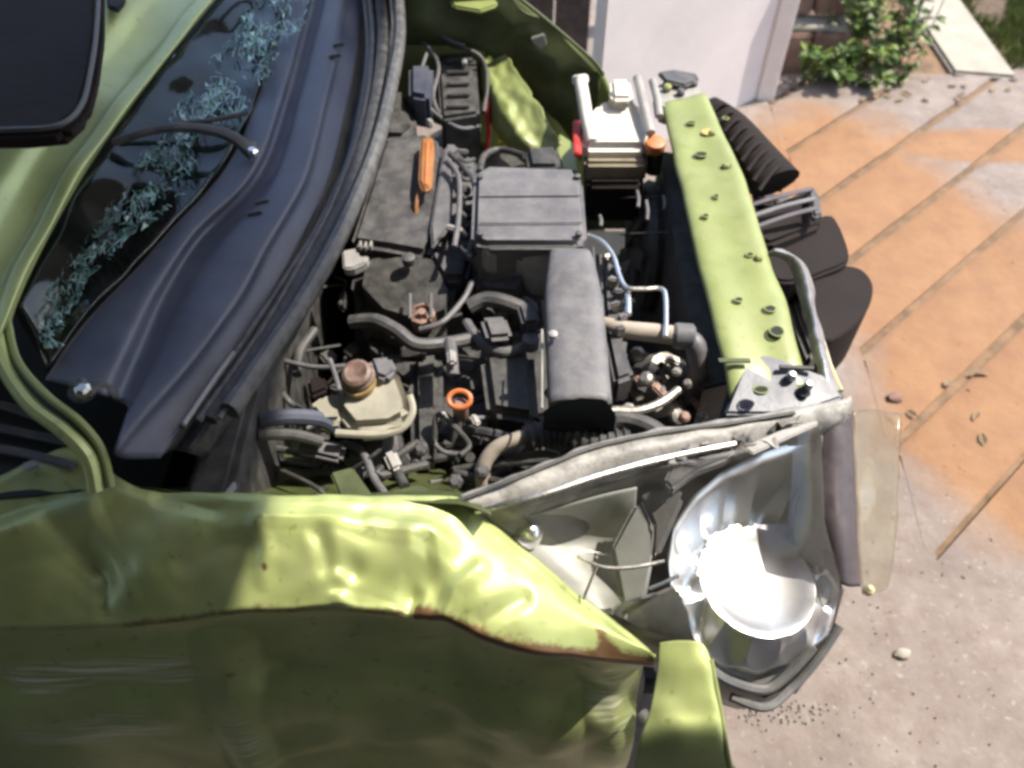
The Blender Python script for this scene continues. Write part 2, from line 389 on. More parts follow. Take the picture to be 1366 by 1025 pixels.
for k in range(9):
    c0 = 0.035 + 0.247 * k + 0.012; c1 = 0.035 + 0.247 * (k + 1) - 0.012
    a0 = edge_pt(c0, X0 - 0.003); a1 = edge_pt(c1, X0 - 0.003)
    if a0.y > 3.05: break
    if a1.y > 3.1:
        a1 = nv * c1 + dv * ((3.1 - nv.y * c1) / dv.y)
    def far(c):
        lim = 3.1 if c > 0.93 else 5.2
        return nv * c + dv * ((lim - nv.y * c) / dv.y)
    b0 = far(c0); b1 = far(c1)
    if c0 < 0.93 < c1: b1 = far(0.92) + (nv * (c1 - 0.92)); b0 = b0 if b0.y < 3.2 else far(0.94) - nv * (0.94 - c0)
    n = 9; V = []; F = []
    for i in range(n + 1):
        t = i / n
        pa = a0.lerp(b0, t); pb = a1.lerp(b1, t)
        if 0 < i < n:
            pa = pa + nv * rnd.uniform(-0.002, 0.004); pb = pb + nv * rnd.uniform(-0.004, 0.002)
        e = 0.018
        V += [pa + Vector((0, 0, -0.018)), pa + Vector((0, 0, -0.006)), pa + nv * e, pb - nv * e, pb + Vector((0, 0, -0.006)), pb + Vector((0, 0, -0.018))]
    for i in range(n):
        for j in range(5): F.append((i * 6 + j, i * 6 + j + 1, i * 6 + j + 7, i * 6 + j + 6))
    F.append((0, 1, 2, 3, 4, 5))
    V = [v + Vector((0, 0, 0.0008)) for v in V]
    MB().add(V, F).build('concrete_strip', GROUND, base, smooth=20)

# bed, low wall, kerb, plant, grass
MB().add([(1.0, 3.1, -0.12), (1.82, 3.1, -0.12), (1.82, 9, -0.12), (1.0, 9, -0.12)], [(0, 1, 2, 3)]).build('soil', SOIL, smooth=0, kind='structure')
MB().prism([Vector((2.04, 3.16, -0.012)), Vector((8, 3.16, -0.012)), Vector((8, 9, -0.012)), Vector((2.04, 9, -0.012))], 0.2, 0).build('lawn_soil', SOIL, smooth=0, kind='structure')
MB().prism([Vector((1.0, 3.092, -0.002)), Vector((1.80, 3.092, -0.002)), Vector((1.80, 3.125, -0.002)), Vector((1.0, 3.125, -0.002))], 0.2, 0.004).build('slab_edging', GROUND, smooth=0, kind='structure')
MB().prism([Vector((-8, 3.1, -0.004)), Vector((1.0, 3.1, -0.004)), Vector((1.0, 9, -0.004)), Vector((-8, 9, -0.004))], 0.2, 0).build('path', GROUND, smooth=0, kind='structure')
kb = empty('kerb', (1.94, 4.0, 0), 'pale concrete kerb running back between the leafy plant and the grass', 'kerb')
MB().prism([Vector((1.80, 3.12, 0.012)), Vector((2.05, 3.08, 0.012)), Vector((2.08, 6, 0.012)), Vector((1.80, 6, 0.012))], 0.20, 0.012).build('kerb_stone', CURB, kb)
lw = empty('block_wall', (1.25, 3.2, 0), 'low brown block wall beside the leafy plant', 'low wall')
for i, (x0, x1) in enumerate(((1.045, 1.20), (1.212, 1.36))):
    MB().box(((x0 + x1) / 2, 3.22, 0.01), (x1 - x0, 0.12, 0.27), (0, 0, 0.0), 0.008).build('block', BRICK, lw)
    MB().box(((x0 + x1) / 2, 3.30, 0.24), (x1 - x0, 0.10, 0.12), (0, 0, 0.0), 0.008).build('block', BRICK, lw)
MB().box((1.20, 3.235, 0.157), (0.33, 0.11, 0.018), (0, 0.03, 0), 0.004).build('coping', CURB, lw)
MB().box((1.20, 3.30, 0.315), (0.33, 0.13, 0.02), (0, 0.0, 0), 0.004).build('coping', CURB, lw)
# white wall with post
ww = empty('garden_wall', (0.65, 2.99, 0), 'low white rendered wall behind the front of the wrecked car', 'wall')
MB().box((0.615, 2.715, 0.38), (0.86, 0.05, 0.78), (0, 0, math.radians(36)), 0.006).build('wall_panel', WHITE, ww)
MB().box((0.993, 2.975, 0.25), (0.072, 0.10, 0.52), (0, 0, 0), 0.006).build('post', WHITE2, ww)
dw = empty('shade_boards', (-0.3, 3.02, 0), 'dark brown boards standing in for the shaded opening left of the white wall', 'boards')  # shade of the opening is put into the dark board colour
for i in range(8):
    MB().box((0.225 - i * 0.135, 3.02 + 0.004 * (i % 2), 0.45), (0.128, 0.03, 0.9), (0, 0, 0), 0.004).build('board', WOOD, dw)

def leaf(mb, p, d, L, W, roll):
    d = d.normalized(); side = d.cross(Vector((0, 0, 1)))
    if side.length < 0.1: side = Vector((1, 0, 0))
    side = (Matrix.Rotation(roll, 3, d) @ side.normalized()); up = side.cross(d)
    mb.add([p, p + d * L * .35 + side * W / 2 + up * W * .12, p + d * L * .75 + side * W * .35 + up * W * .02, p + d * L - up * W * .2, p + d * L * .75 - side * W * .35 + up * W * .02, p + d * L * .35 - side * W / 2 + up * W * .12, p + d * L * .4 - up * W * .06],
           [(0, 1, 6), (1, 2, 6), (2, 3, 6), (3, 4, 6), (4, 5, 6), (5, 0, 6)])
pl = empty('garden_plant', (1.38, 3.08, 0), 'bushy green leafy plant growing over the low brown block wall', 'plant')
l1 = MB(); l2 = MB(); st = MB()
for i in range(60):
    b0 = Vector((rnd.uniform(1.28, 1.68), rnd.uniform(3.14, 3.50), -0.12))
    if i < 14: b0 = Vector((rnd.uniform(1.2, 1.55), rnd.uniform(3.0, 3.12), 0))
    hh = rnd.uniform(0.2, 0.6) if b0.y > 3.12 else rnd.uniform(0.05, 0.17)
    tip = b0 + Vector((rnd.uniform(-.12, .12), rnd.uniform(-.12, .05), hh)); mid = b0.lerp(tip, .5) + Vector((0, 0, .03))
    st.tube([b0, mid, tip], [0.003, 0.0015], 5, 4)
    for k in range(22):
        t = rnd.random() ** .7; q = crom([b0, mid, tip], 10)[int(t * 19)]
        a = rnd.uniform(0, 6.28); d = Vector((math.cos(a), math.sin(a), rnd.uniform(-.5, .6)))
        leaf(l1 if rnd.random() < .6 else l2, q, d, rnd.uniform(.03, .065), rnd.uniform(.016, .032), rnd.uniform(-.8, .8))
st.build('stem', STEM, pl); l1.build('foliage', LEAF, pl, smooth=0); l2.build('foliage', LEAF2, pl, smooth=0)
gr = MB()
for i in range(26000):
    x = rnd.uniform(2.07, 3.4); y = rnd.uniform(3.16, 4.6)
    if noise.noise(Vector((x * 3, y * 3, 0))) < -0.45: continue
    a = rnd.uniform(0, 6.28); hgt = rnd.uniform(.02, .08); s_ = Vector((math.cos(a), math.sin(a), 0)) * .0035
    p = Vector((x, y, -.012)); l_ = Vector((rnd.uniform(-.03, .03), rnd.uniform(-.03, .03), hgt))
    gr.add([p - s_, p + s_, p + l_], [(0, 1, 2)])
gr.build('grass', GRASS, smooth=0, kind='stuff')
for i in range(26):
    x = rnd.uniform(1.3, 2.1); y = 3.0 + rnd.gauss(0, .06)
    if i > 19: x = rnd.uniform(0.95, 1.4); y = rnd.uniform(1.1, 3.0)
    m = MB(); a = rnd.uniform(0, 6.28); leaf(m, Vector((x, y, .006)), Vector((math.cos(a), math.sin(a), .1)), rnd.uniform(.025, .05), .02, rnd.uniform(-.5, .5))
    tag(m.build('fallen_leaf', DRY, smooth=0), 'dry brown leaf lying on the concrete by the plant bed' if i < 20 else 'dry brown leaf lying alone on the concrete strips', 'leaf', 'dry leaves near the plant bed' if i < 20 else 'dry leaves scattered on the concrete')
# grit on the concrete
gm = MB()
for i in range(800):
    p = Vector((rnd.uniform(.35, 1.6), rnd.uniform(.2, 1.3), 0.0)) if i < 500 else Vector((rnd.uniform(.95, 2.2), rnd.uniform(1, 3.1), 0.0))
    r = abs(rnd.gauss(0, .0022)) + .001
    V = [p + Vector((rnd.uniform(-1, 1), rnd.uniform(-1, 1), rnd.uniform(0, .9))) * r * 1.3 for _ in range(4)]
    gm.add(V, [(0, 1, 2), (0, 2, 3), (0, 3, 1), (1, 3, 2)])
gm.build('grit', GROUND, smooth=0, kind='stuff')
for q, (px, py, r, lab) in enumerate(((1195, 530, .016, 'small dark stone at the end of the concrete groove beside the headlamp'), (1204, 872, .013, 'pale pebble catching the sun on the bare concrete'), (1010, 186, .014, 'small grey stone at the foot of the white post'))):
    bm = bmesh.new(); bmesh.ops.create_icosphere(bm, subdivisions=2, radius=r); c = at(px, py, r * .5)
    for v in bm.verts: v.co = Vector((v.co.x * 1.4, v.co.y, v.co.z * .6)) * (1 + .35 * noise.noise(v.co * 90 + Vector((q * 5, 0, 0)))) + c
    m = MB(); m.addbm(bm); tag(m.build('stone', CURB if q == 1 else GROUND if q == 2 else BRICK), lab, 'stone')

gc = MB()
for i in range(260):
    p = Vector((rnd.gauss(.72, .16), rnd.gauss(.75, .3), .003)) if i < 180 else at(rnd.uniform(985, 1110), rnd.gauss(952, 10), .003)
    r = rnd.uniform(.0012, .0036); a = rnd.uniform(0, 6.28); q = Vector((math.cos(a), math.sin(a), rnd.uniform(0, .6))) * r; t = Vector((-q.y, q.x, .3 * r))
    gc.add([p - q, p + t, p + q, p - t, p + Vector((0, 0, r))], [(0, 1, 4), (1, 2, 4), (2, 3, 4), (3, 0, 4)])
gc.build('glass_crumbs', LGREY, smooth=0, kind='stuff')

# unseen roof added to shade the windscreen end of the car
XE = -0.31 + (3.0 - 0.85) / math.tan(el) * math.cos(az)
cp = empty('shade_roof', (0.4, 1.3, 0), 'corrugated roof on posts, unseen, added to shade the rear of the wrecked car', 'shade_roof')
V = []; F = []; n = 0
xs = [XE - 1.3 + 1.3 * i / 40 for i in range(41)]
for i, x in enumerate(xs):
    zz = 3.0 + .012 * math.sin(i * math.pi / 1.0 + .5) 
    V += [(x, -1.2, zz), (x, 3.8, zz)]
for i in range(40): F.append((2 * i, 2 * i + 1, 2 * i + 3, 2 * i + 2))
MB().add(V, F).build('roof_sheet', ZINC, cp, thick=0.004)
for x, y in ((XE - 1.2, -1.1), (XE - 1.2, 3.7), (XE - .1, -1.1), (XE - .1, 3.7)):
    MB().box((x, y, 1.49), (.08, .08, 2.98), (0, 0, 0), .004).build('post', WOOD, cp)

PLASTER = mat('grey_plaster', (0.16, 0.17, 0.13), 0.9, 0, .2, 4, bump=.3)
hw = empty('sky_blocking_wall', (-0.5, -1.6, 0), 'plain grey plastered wall, unseen, added behind the camera to block sky light', 'wall')  # unseen wall added to cut the sky fill on the near flank
MB().box((-1.0, -1.65, 1.5), (6.5, .12, 3.0), (0, 0, 0), .004).build('wall_panel', PLASTER, hw)
MB().box((-.5, -.55, 2.24), (7.5, 2.5, .06), (0, 0, 0), .004).build('shade_eave', WOOD, hw)  # unseen overhang added to shade the ground beside the near flank
MB().box((-1.0, -1.56, .06), (6.5, .05, .12), (0, 0, 0), .004).build('plinth', CURB, hw)

# ================================================================== THE CAR
car = empty('wrecked_car', (-0.3, 1.1, 0), 'crashed lime green hatchback with its bonnet gone and engine bay exposed', 'car')
def part(mb, name, m, parent=None, **k): return mb.build(name, m, parent or car, **k)

# ---- underbody, firewall, side walls of the bay
b = MB(); b.box((0.05, 1.15, .27), (.95, 1.25, .06), bev=.01); part(b, 'underbody_tray', VOID)
b = MB(); b.box((-0.40, 1.2, .58), (.06, 1.36, .52), bev=.01); part(b, 'firewall', BLACK)
b = MB(); b.box((-0.9, 1.22, .45), (.9, 1.5, .7), bev=.03); part(b, 'cabin_floor', VOID)
for y in (0.72, 1.66):
    b = MB(); b.box((0.02, y, .46), (.84, .07, .10), bev=.012); part(b, 'chassis_rail', SHADEPAINT)
for y in (0.56, 1.86):
    wh = MB(); wh.lathe((-0.05, y - .08, .28), (0, 1, 0), [(.17, .0), (.27, .01), (.285, .04), (.285, .12), (.27, .15), (.17, .16)], 32); wo_ = part(wh, 'wheel', TYRE)
    MB().lathe((-0.05, y - .075, .28), (0, 1, 0), [(.05, .0), (.165, .0), (.168, .15), (.05, .15)], 24).build('rim', METAL, wo_)

# ---- near front fender
inner = [(-700, 720, .90), (-160, 700, .90), (0, 642, .905), (90, 607, .915), (168, 655, .895), (235, 667, .885), (340, 667, .888), (450, 667, .868), (550, 667, .846), (612, 670, .828), (650, 700, .80), (705, 748, .775), (765, 795, .74), (815, 832, .71), (872, 882, .67)]
crease = [(-700, 850, .80), (-160, 845, .80), (0, 840, .80), (90, 838, .80), (168, 836, .80), (235, 829, .80), (340, 814, .812), (450, 812, .803), (540, 820, .79), (600, 830, .775), (655, 855, .757), (710, 869, .74), (765, 876, .715), (820, 881, .69), (873, 886, .665)]
N_ = len(inner)
rowI = [at(*p) for p in inner]; rowC = [at(*p) for p in crease]
def mid(a, b, t, up): return a.lerp(b, t) + Vector((0, 0, up))
row1 = [mid(a, b, .12, .006) for a, b in zip(rowI, rowC)]
row2 = [mid(a, b, .38, .016) for a, b in zip(rowI, rowC)]
row3 = [mid(a, b, .68, .014) for a, b in zip(rowI, rowC)]
row4 = [mid(a, b, .93, .006) for a, b in zip(rowI, rowC)]
rowL = [p + Vector((0, .004, -.02)) for p in rowC]
def side(py, Ys):
    return [atY(c[0] - (0), py + (c[1] - 830) * .35, Y) for c, Y in zip(crease, Ys)]
Yc = [p.y for p in rowC]
r5 = []; r6 = []; r7 = []; r8 = []; r9 = []
for i, (p, c) in enumerate(zip(rowC, crease)):
    s_ = max(0, (c[0] - 600) / 280)
    r5.append(Vector((p.x, p.y + .036, p.z - .085)))
    r6.append(Vector((p.x, p.y + .034, p.z - .15 + .02 * s_)))
    r7.append(Vector((p.x, p.y + .022, p.z - .22 + .03 * s_)))
    r8.append(Vector((p.x, p.y - .018, p.z - .33 + .05 * s_)))
    r9.append(Vector((p.x, p.y - .030, .10)))
rowF = [p + Vector((0, .01, -.035)) for p in rowI]
rowG = [p + Vector((0, .012, -.006)) for p in rowI]
fold = pts(.87, (-40, 735), (60, 705), (110, 688), (168, 656))
def segd(p, P):
    best = 9
    for a, b in zip(P[:-1], P[1:]):
        ab = b - a; t = max(0, min(1, (p - a).dot(ab) / ab.length_squared)); best = min(best, (p - (a + ab * t)).length)
    return best
bumps = [  # px,py,z, radius, height : dents and bulges on the top face
    (120, 745, .85, .055, -.020), (200, 775, .83, .05, .010), (255, 700, .86, .05, .006), (340, 745, .84, .045, -.016),
    (372, 742, .84, .025, .014), (445, 720, .85, .05, .012), (440, 790, .82, .04, .010), (470, 760, .83, .018, -.012),
    (452, 785, .82, .012, -.010), (560, 735, .83, .045, .014), (575, 770, .82, .022, -.016), (548, 790, .81, .02, -.012), (640, 790, .80, .06, .012),
    (620, 730, .83, .04, -.008), (700, 830, .76, .04, .008), (590, 800, .81, .02, -.010), (30, 790, .82, .05, .008)]
bumps = [(at(a, b_, c), r, h) for a, b_, c, r, h in bumps]
sb = [(at(320, 940, .62), .03, .020), (at(285, 930, .62), .03, -.016), (at(150, 920, .64), .06, -.008), (at(600, 960, .6), .09, -.012), (at(700, 990, .55), .05, .012), (at(830, 940, .58), .03, .018), (at(795, 930, .6), .03, -.014), (at(430, 1000, .6), .07, .012)]
crz = [[(352, 722), (357, 745), (352, 768)], [(430, 728), (438, 758)], [(449, 772), (452, 795)], [(566, 724), (568, 742), (548, 762), (540, 790), (532, 806)],
       [(640, 742), (604, 768), (586, 804)], [(700, 772), (640, 800)], [(500, 700), (560, 706), (600, 720)], [(250, 760), (300, 742), (345, 740)], [(140, 700), (150, 740), (170, 790)],
       [(230, 690), (300, 706)], [(400, 800), (480, 795), (530, 808)], [(720, 862), (800, 830)], [(360, 712), (440, 706), (560, 718)], [(90, 720), (140, 765), (128, 800)]]
crz = [(pts(.84, *c), (-1) ** i * (.0075 if i < 6 else .005)) for i, c in enumerate(crz)]
def sy(*a): return [atY(x, y, Y) for x, y, Y in a]
scz = [(sy((298, 870, .44), (316, 925, .44), (345, 1010, .40)), .026), (sy((40, 890, .44), (250, 880, .44)), .010), (sy((50, 955, .42), (230, 930, .43)), .010), (sy((800, 880, .44), (822, 910, .44), (812, 1000, .41)), .020),
       (sy((380, 900, .44), (560, 940, .43), (720, 1000, .41)), -.014), (sy((715, 985, .42), (790, 940, .43)), .014), (sy((340, 1000, .41), (430, 985, .41)), .014), (sy((520, 990, .41), (700, 930, .44)), .010)]
def fdisp(p, u, v):
    o = Vector((0, 0, 0))
    for c, r, h in bumps:
        d = (p - c).length
        if d < r * 2.5: o.z += h * math.exp(-(d / r) ** 2 * 1.6)
    for c, r, h in sb:
        d = (p - c).length
        if d < r * 2.5: o.y -= h * math.exp(-(d / r) ** 2 * 1.6)
    o += Vector((0, 0, 1)) * (noise.noise(p * 14) * .005 + noise.noise(p * 38) * .0018) + Vector((0, -1, 0)) * noise.noise(p * 11) * .005
    d = segd(p, fold)
    o.z += .024 * max(0, 1 - d / .030)
    if p.z > .66 or p.y > .45:
        for c, h in crz:
            if (p - c[0]).length < .2:
                d = segd(Vector((p.x, p.y, c[0].z)), c); o.z += h * max(0, 1 - d / .016)
    for c, h in scz:
        d = segd(p, c); o.y -= h * max(0, 1 - d / .05)
    return o
fr = sheet([rowF, rowG, rowI, row1, row2, row3, row4, rowC, rowL, r5, r6, r7, r8, r9], 20, 12, fdisp)
crl = rowC[4:]; rv1 = pts(.6, (300, 880), (318, 930), (322, 960), (345, 1010)); rv2 = [at(800, 845, .72), at(822, 885, .69), at(818, 940, .62), at(822, 990, .58)]
rs = [at(352, 728, .85), at(354, 748, .85), at(352, 760, .85)]
rs2 = [at(470, 858, .75), at(500, 860, .75)]
def frust(p):
    a = max(0, 1 - segd(p, crl) / .016) * .55 + max(0, 1 - segd(p, rv1[:3]) / .016) * .6 + max(0, 1 - segd(p, rv2) / .016) * .75 + max(0, 1 - segd(p, rs) / .008) * .9 + max(0, 1 - segd(p, rs2) / .014) * .6
    if p.x > -.12 and p.x < .32: a += max(0, 1 - segd(p, crl) / .032) * .6
    return min(1, a)
def fscr(p):
    return min(1, 1.6 * max(0, 1 - segd(p, [atY(50, 905, .43), atY(230, 898, .43)]) / .045) + 1.8 * max(0, 1 - segd(p, [atY(60, 955, .42), atY(200, 945, .42)]) / .05) + 1.4 * max(0, 1 - segd(p, [atY(318, 935, .43), atY(335, 995, .40)]) / .04) + max(0, 1 - segd(p, [atY(810, 900, .43), atY(815, 980, .42)]) / .04))
part(fr, 'front_fender', PAINT, attr=frust, attr2=fscr, thick=.0022, label='dented lime green near fender with a rusty crease', smooth=50)
# torn front corner of the fender and bumper side
cr = [[at(880, 858, 0.688), at(908, 853, 0.700), at(936, 858, 0.700), at(948, 880, 0.688)],
      [at(876, 900, 0.673), at(908, 896, 0.685), at(940, 898, 0.685), at(954, 912, 0.673)],
      [at(866, 950, 0.653), at(905, 945, 0.665), at(950, 945, 0.665), at(962, 955, 0.653)],
      [at(850, 1000, 0.618), at(905, 1000, 0.630), at(958, 1000, 0.630), at(970, 1005, 0.618)],
      [at(840, 1070, 0.488), at(905, 1070, 0.500), at(968, 1070, 0.500), at(984, 1070, 0.488)],
      [at(840, 1160, 0.348), at(905, 1160, 0.360), at(980, 1160, 0.360), at(996, 1160, 0.348)]]
cs = sheet(cr, 8, 8, lambda p, u, v: Vector((0, 0, noise.noise(p * 25) * .006)))
cn = part(cs, 'fender_corner', PAINT, thick=.002, attr=lambda p: 0.0, label='torn lime green corner flap below the headlamp')
MB().tube([r[-1] for r in cr], .004, 8).build('folded_edge', PAINT_IN, cn)
b = MB(); b.tube(pts(.5, (855, 950), (880, 985), (900, 1030), (905, 1080)), .010, 8, flat=.4); part(b, 'torn_liner', BLACK)

# ---- inner apron between fender and engine
ap = sheet([pts(.85, (150, 655), (300, 668), (450, 668), (600, 668), (660, 690)),
            pts(.78, (170, 652), (300, 662), (450, 662), (600, 660), (650, 675)),
            pts(.68, (200, 650), (310, 650), (450, 655), (590, 650), (640, 665)),
            pts(.62, (230, 600), (320, 580), (450, 590), (580, 600), (640, 620)),
            pts(.45, (240, 570), (330, 560), (450, 570), (580, 590), (640, 600))], 8, 6, lambda p, u, v: nz3(p, 16, .008))
part(ap, 'inner_apron', SHADEPAINT, thick=.003, attr=None)
b = MB()
b.prism(pts(.78, (268, 610), (300, 575), (322, 548), (330, 580), (300, 655), (262, 655)), .012, .003); part(b, 'apron_bracket', SHADEPAINT)
b = MB(); b.prism(pts(.80, (440, 630), (470, 622), (500, 665), (455, 668)), .01, .003); part(b, 'apron_gusset', SHADEPAINT)
b = MB(); b.prism(pts(.79, (520, 655), (560, 645), (600, 668), (530, 670)), .008, .003); part(b, 'apron_gusset', SHADEPAINT)
b = MB(); b.prism(pts(.88, (296, 660), (312, 640), (316, 648), (302, 664)), .006, .002); part(b, 'clip', LGREY)

# ---- cowl panel
zG, zF, zM, zV = .985, .962, .955, .925
G_ = [(60, 505), (105, 440), (165, 375), (225, 310), (300, 225), (340, 140), (365, 60), (392, -20), (400, -90)]
A_ = [(105, 518), (150, 440), (195, 370), (250, 300), (325, 230), (362, 140), (388, 60), (412, -20), (420, -90)]
F_ = [(158, 535), (190, 455), (222, 385), (268, 315), (345, 232), (380, 140), (402, 60), (420, -20), (428, -90)]
F2 = [(172, 545), (206, 465), (240, 385), (290, 315), (362, 235), (392, 140), (414, 60), (432, -20), (440, -90)]
M_ = [(155, 600), (245, 490), (310, 400), (355, 320), (405, 235), (430, 140), (448, 60), (458, -20), (462, -90)]
M2 = [(165, 612), (255, 500), (320, 410), (365, 330), (415, 240), (440, 140), (458, 60), (468, -20), (472, -90)]
V_ = [(215, 612), (290, 505), (350, 415), (395, 335), (440, 240), (464, 140), (478, 60), (482, -20), (484, -90)]
cw = sheet([pts(zG, *G_), pts(.988, *A_), pts(.984, *[( (a[0]*.4+b_[0]*.6), (a[1]*.4+b_[1]*.6)) for a, b_ in zip(A_, F_)]), pts(zF, *F_), pts(zF, *F2),
            pts(.966, *[((a[0]*.7+b_[0]*.3), (a[1]*.7+b_[1]*.3)) for a, b_ in zip(F2, M_)]), pts(.962, *M_), pts(.945, *M2), pts(zV, *V_)], 8, 5,
           lambda p, u, v: Vector((0, 0, noise.noise(p * 9) * .004)))
cowl = part(cw, 'cowl_panel', COWL, thick=.003, smooth=60)
V2 = [(232, 600), (305, 500), (365, 412), (410, 335), (452, 240), (474, 140), (488, 60), (490, -20), (492, -90)]
b = sheet([pts(.925, *V_), pts(.905, *V2), pts(.91, *[(a[0] + 22, a[1] + 4) for a in V2]), pts(.85, *[(a[0] + 40, a[1] + 14) for a in V2])], 6, 3, lambda p, u, v: nz3(p, 22, .003))
part(b, 'gutter', BLACK, thick=.002)
# weather seal: three running lips
S1 = [(242, 570), (300, 492), (335, 440), (385, 365), (428, 295), (462, 220), (480, 150), (490, 80), (488, 20), (478, -60)]
S2 = [(278, 560), (335, 480), (375, 420), (415, 350), (455, 275), (484, 200), (502, 130), (510, 60), (508, 10), (500, -60)]
S3 = [(306, 548), (355, 475), (400, 408), (440, 338), (476, 262), (504, 190), (521, 120), (532, 60), (532, 10), (524, -60)]
seal = part(MB().tube(pts(.945, *S3), .0125, 10, 8, flat=1.2), 'weather_seal', SEALM)
MB().tube(pts(.935, *S2), .013, 8, 8, flat=.7).build('seal_lip', RUBBER, seal)
MB().tube(pts(.942, *[(x - 14, y + 2) for x, y in S2]), .005, 8, 8).build('seal_lip', SEALM, seal)
MB().tube(pts(.940, *S1), .0045, 8, 8).build('seal_lip', SEALM, seal)
MB().tube(pts(.948, *[(x + 14, y - 2) for x, y in S2]), .0035, 6, 8).build('seal_lip', SEALM, seal)
for (x, y) in ((452, 60), (447, 75), (350, 270), (340, 285)):
    MB().box(at(x, y, .966), (.022, .007, .006), (0, 0, .3), .002).build('clip', BLACK, cowl)
b = MB(); b.tube(pts(.95, (245, 566), (285, 508), (312, 470)), .003, 6, 6); part(b, 'trim_strip', LGREY)
for (x, y, z) in ((337, 206, 1.0), (112, 524, .995)):
    wp = part(MB().lathe(at(x, y, z - .02), (0, 0, 1), [(.017, 0), (.017, .006), (.011, .008), (.010, .018), (.006, .021)], 18), 'wiper_spindle', CHAR)
    MB().lathe(at(x, y, z + .002), (.1, 0, 1), [(.010, 0), (.010, .007), (.006, .010)], 6).build('nut', BRIGHT, wp)
b = MB(); b.tube(pts(1.01, (338, 206, 1.0), (310, 183, 1.02), (270, 172, 1.03), (215, 172, 1.035), (150, 190, 1.03)), [.013, .007], 8, 6, flat=.6); wa = part(b, 'wiper_arm', BLACK)
MB().tube(pts(1.02, (160, 188), (210, 170), (285, 160), (330, 150)), .004, 6, 4).build('blade', RUBBER, wa)
b = MB(); b.tube(pts(1.0, (112, 524), (128, 505), (150, 470), (140, 440)), [.008, .004], 8, 6, flat=.6); 
part(MB().tube(pts(1.0, (112, 524, .99), (135, 512, .985), (155, 530, .97)), [.012, .008], 8, 5, flat=.6), 'wiper_arm', BLACK)

# ---- shattered windscreen
stp = [(300, -40), (280, 0), (215, 80), (150, 165), (100, 240), (50, 330), (12, 412), (30, 480), (60, 505)]
wsr1 = pts(1.02, (310, -40), (288, 2), (226, 84), (162, 170), (112, 246), (62, 336), (24, 412))
wsr2 = pts(.99, (395, -40), (380, 10), (345, 120), (295, 222), (220, 310), (160, 372), (60, 490))
mid_ = [a.lerp(b_, .5) + Vector((0, 0, -.012)) for a, b_ in zip(wsr1, wsr2)]
ws = sheet([wsr1, mid_, wsr2], 8, 8, lambda p, u, v: nz3(p, 14, .007))
wsc = part(ws, 'windscreen', WGLASS, thick=.003, label='shattered green tinted windscreen')
cl = []; 
band = [((372, 20), .030), ((352, 60), .034), ((318, 95), .048), ((285, 120), .050), ((262, 150), .036), ((232, 190), .018), ((235, 215), .040), ((215, 240), .045), ((190, 262), .050), ((165, 290), .034), ((130, 322), .016), ((100, 350), .018), ((80, 380), .022), ((62, 415), .022), ((68, 452), .018)]
chips = [MB(), MB()]
# web of cracked glass: fine broken lines between crushed cells, and teal granules in some of the cells
WB = [(388, -40, 52), (372, 10, 50), (345, 60, 46), (308, 112, 52), (262, 150, 34), (236, 186, 24), (226, 222, 46), (190, 262, 48), (152, 308, 28), (112, 352, 24), (84, 392, 26), (66, 430, 24), (72, 462, 16)]
def wb(t):
    k = t * (len(WB) - 1); a = min(int(k), len(WB) - 2); f = k - a
    return [WB[a][q] * (1 - f) + WB[a + 1][q] * f for q in range(3)]
NT, NL = 100, 13
nodes = {}
for a in range(NT + 1):
    x, y, w0 = wb(a / NT); x2, y2, _ = wb(min(1, a / NT + .01)); x1, y1, _ = wb(max(0, a / NT - .01))
    tx, ty = x2 - x1, y2 - y1; l_ = math.hypot(tx, ty); nx, ny = -ty / l_, tx / l_
    for c in range(NL):
        q = (c / (NL - 1) - .5) * 2
        jx, jy = rnd.uniform(-3.4, 3.4), rnd.uniform(-3.4, 3.4)
        nodes[a, c] = at(x + nx * q * w0 * .78 + jx, y + ny * q * w0 * .78 + jy, 1.006 + .012 * noise.noise(Vector((a * .3, c * .5, 0))) + rnd.uniform(-.002, .002))
def dens(a, c): return .42 + 1.3 * noise.noise(Vector((a * .16, c * .33, 5))) - .35 * abs(c / (NL - 1) - .5) * 2
for a in range(NT):
    for c in range(NL):
        p = nodes[a, c]
        for q in ((a + 1, c), (a, c + 1), (a + 1, c + 1), (a + 1, c - 1)):
            if q not in nodes or rnd.random() > dens(a, c) + .12: continue
            r_ = nodes[q]; d = r_ - p
            if d.length > .03: continue
            w_ = Vector((-d.y, d.x, 0)).normalized() * rnd.uniform(.0004, .0010)
            m_ = p.lerp(r_, .5) + Vector((rnd.uniform(-.001, .001), rnd.uniform(-.001, .001), .001))
            chips[1 if rnd.random() < .6 else 0].add([p - w_, p + w_, m_ + w_, r_ + w_, r_ - w_, m_ - w_], [(0, 1, 2, 5), (5, 2, 3, 4)])
        if (a, c + 1) in nodes and (a + 1, c) in nodes and rnd.random() < dens(a, c) * (1.5 if a < 66 else .5):
            v1, v2, v3 = nodes[a, c], nodes[a, c + 1], nodes[a + 1, c]; cc = (v1 + v2 + v3) / 3; tl = Vector((0, 0, rnd.uniform(-.003, .003)))
            chips[0].add([cc.lerp(v1, .8) + tl, cc.lerp(v2, .8), cc.lerp(v3, .8) - tl], [(0, 1, 2)])
chips[0].build('glass_crack', CHIP, wsc, smooth=0, kind='stuff'); chips[1].build('glass_crack', CHIPW, wsc, smooth=0, kind='stuff')
b = sheet([pts(.955, (320, -60), (288, 2), (226, 84), (162, 170), (112, 246), (62, 336), (16, 412)), pts(.94, (410, -60), (392, 10), (355, 120), (305, 222), (230, 310), (165, 380), (70, 510))], 4, 4)
part(b, 'dashboard', VOID, thick=.01)

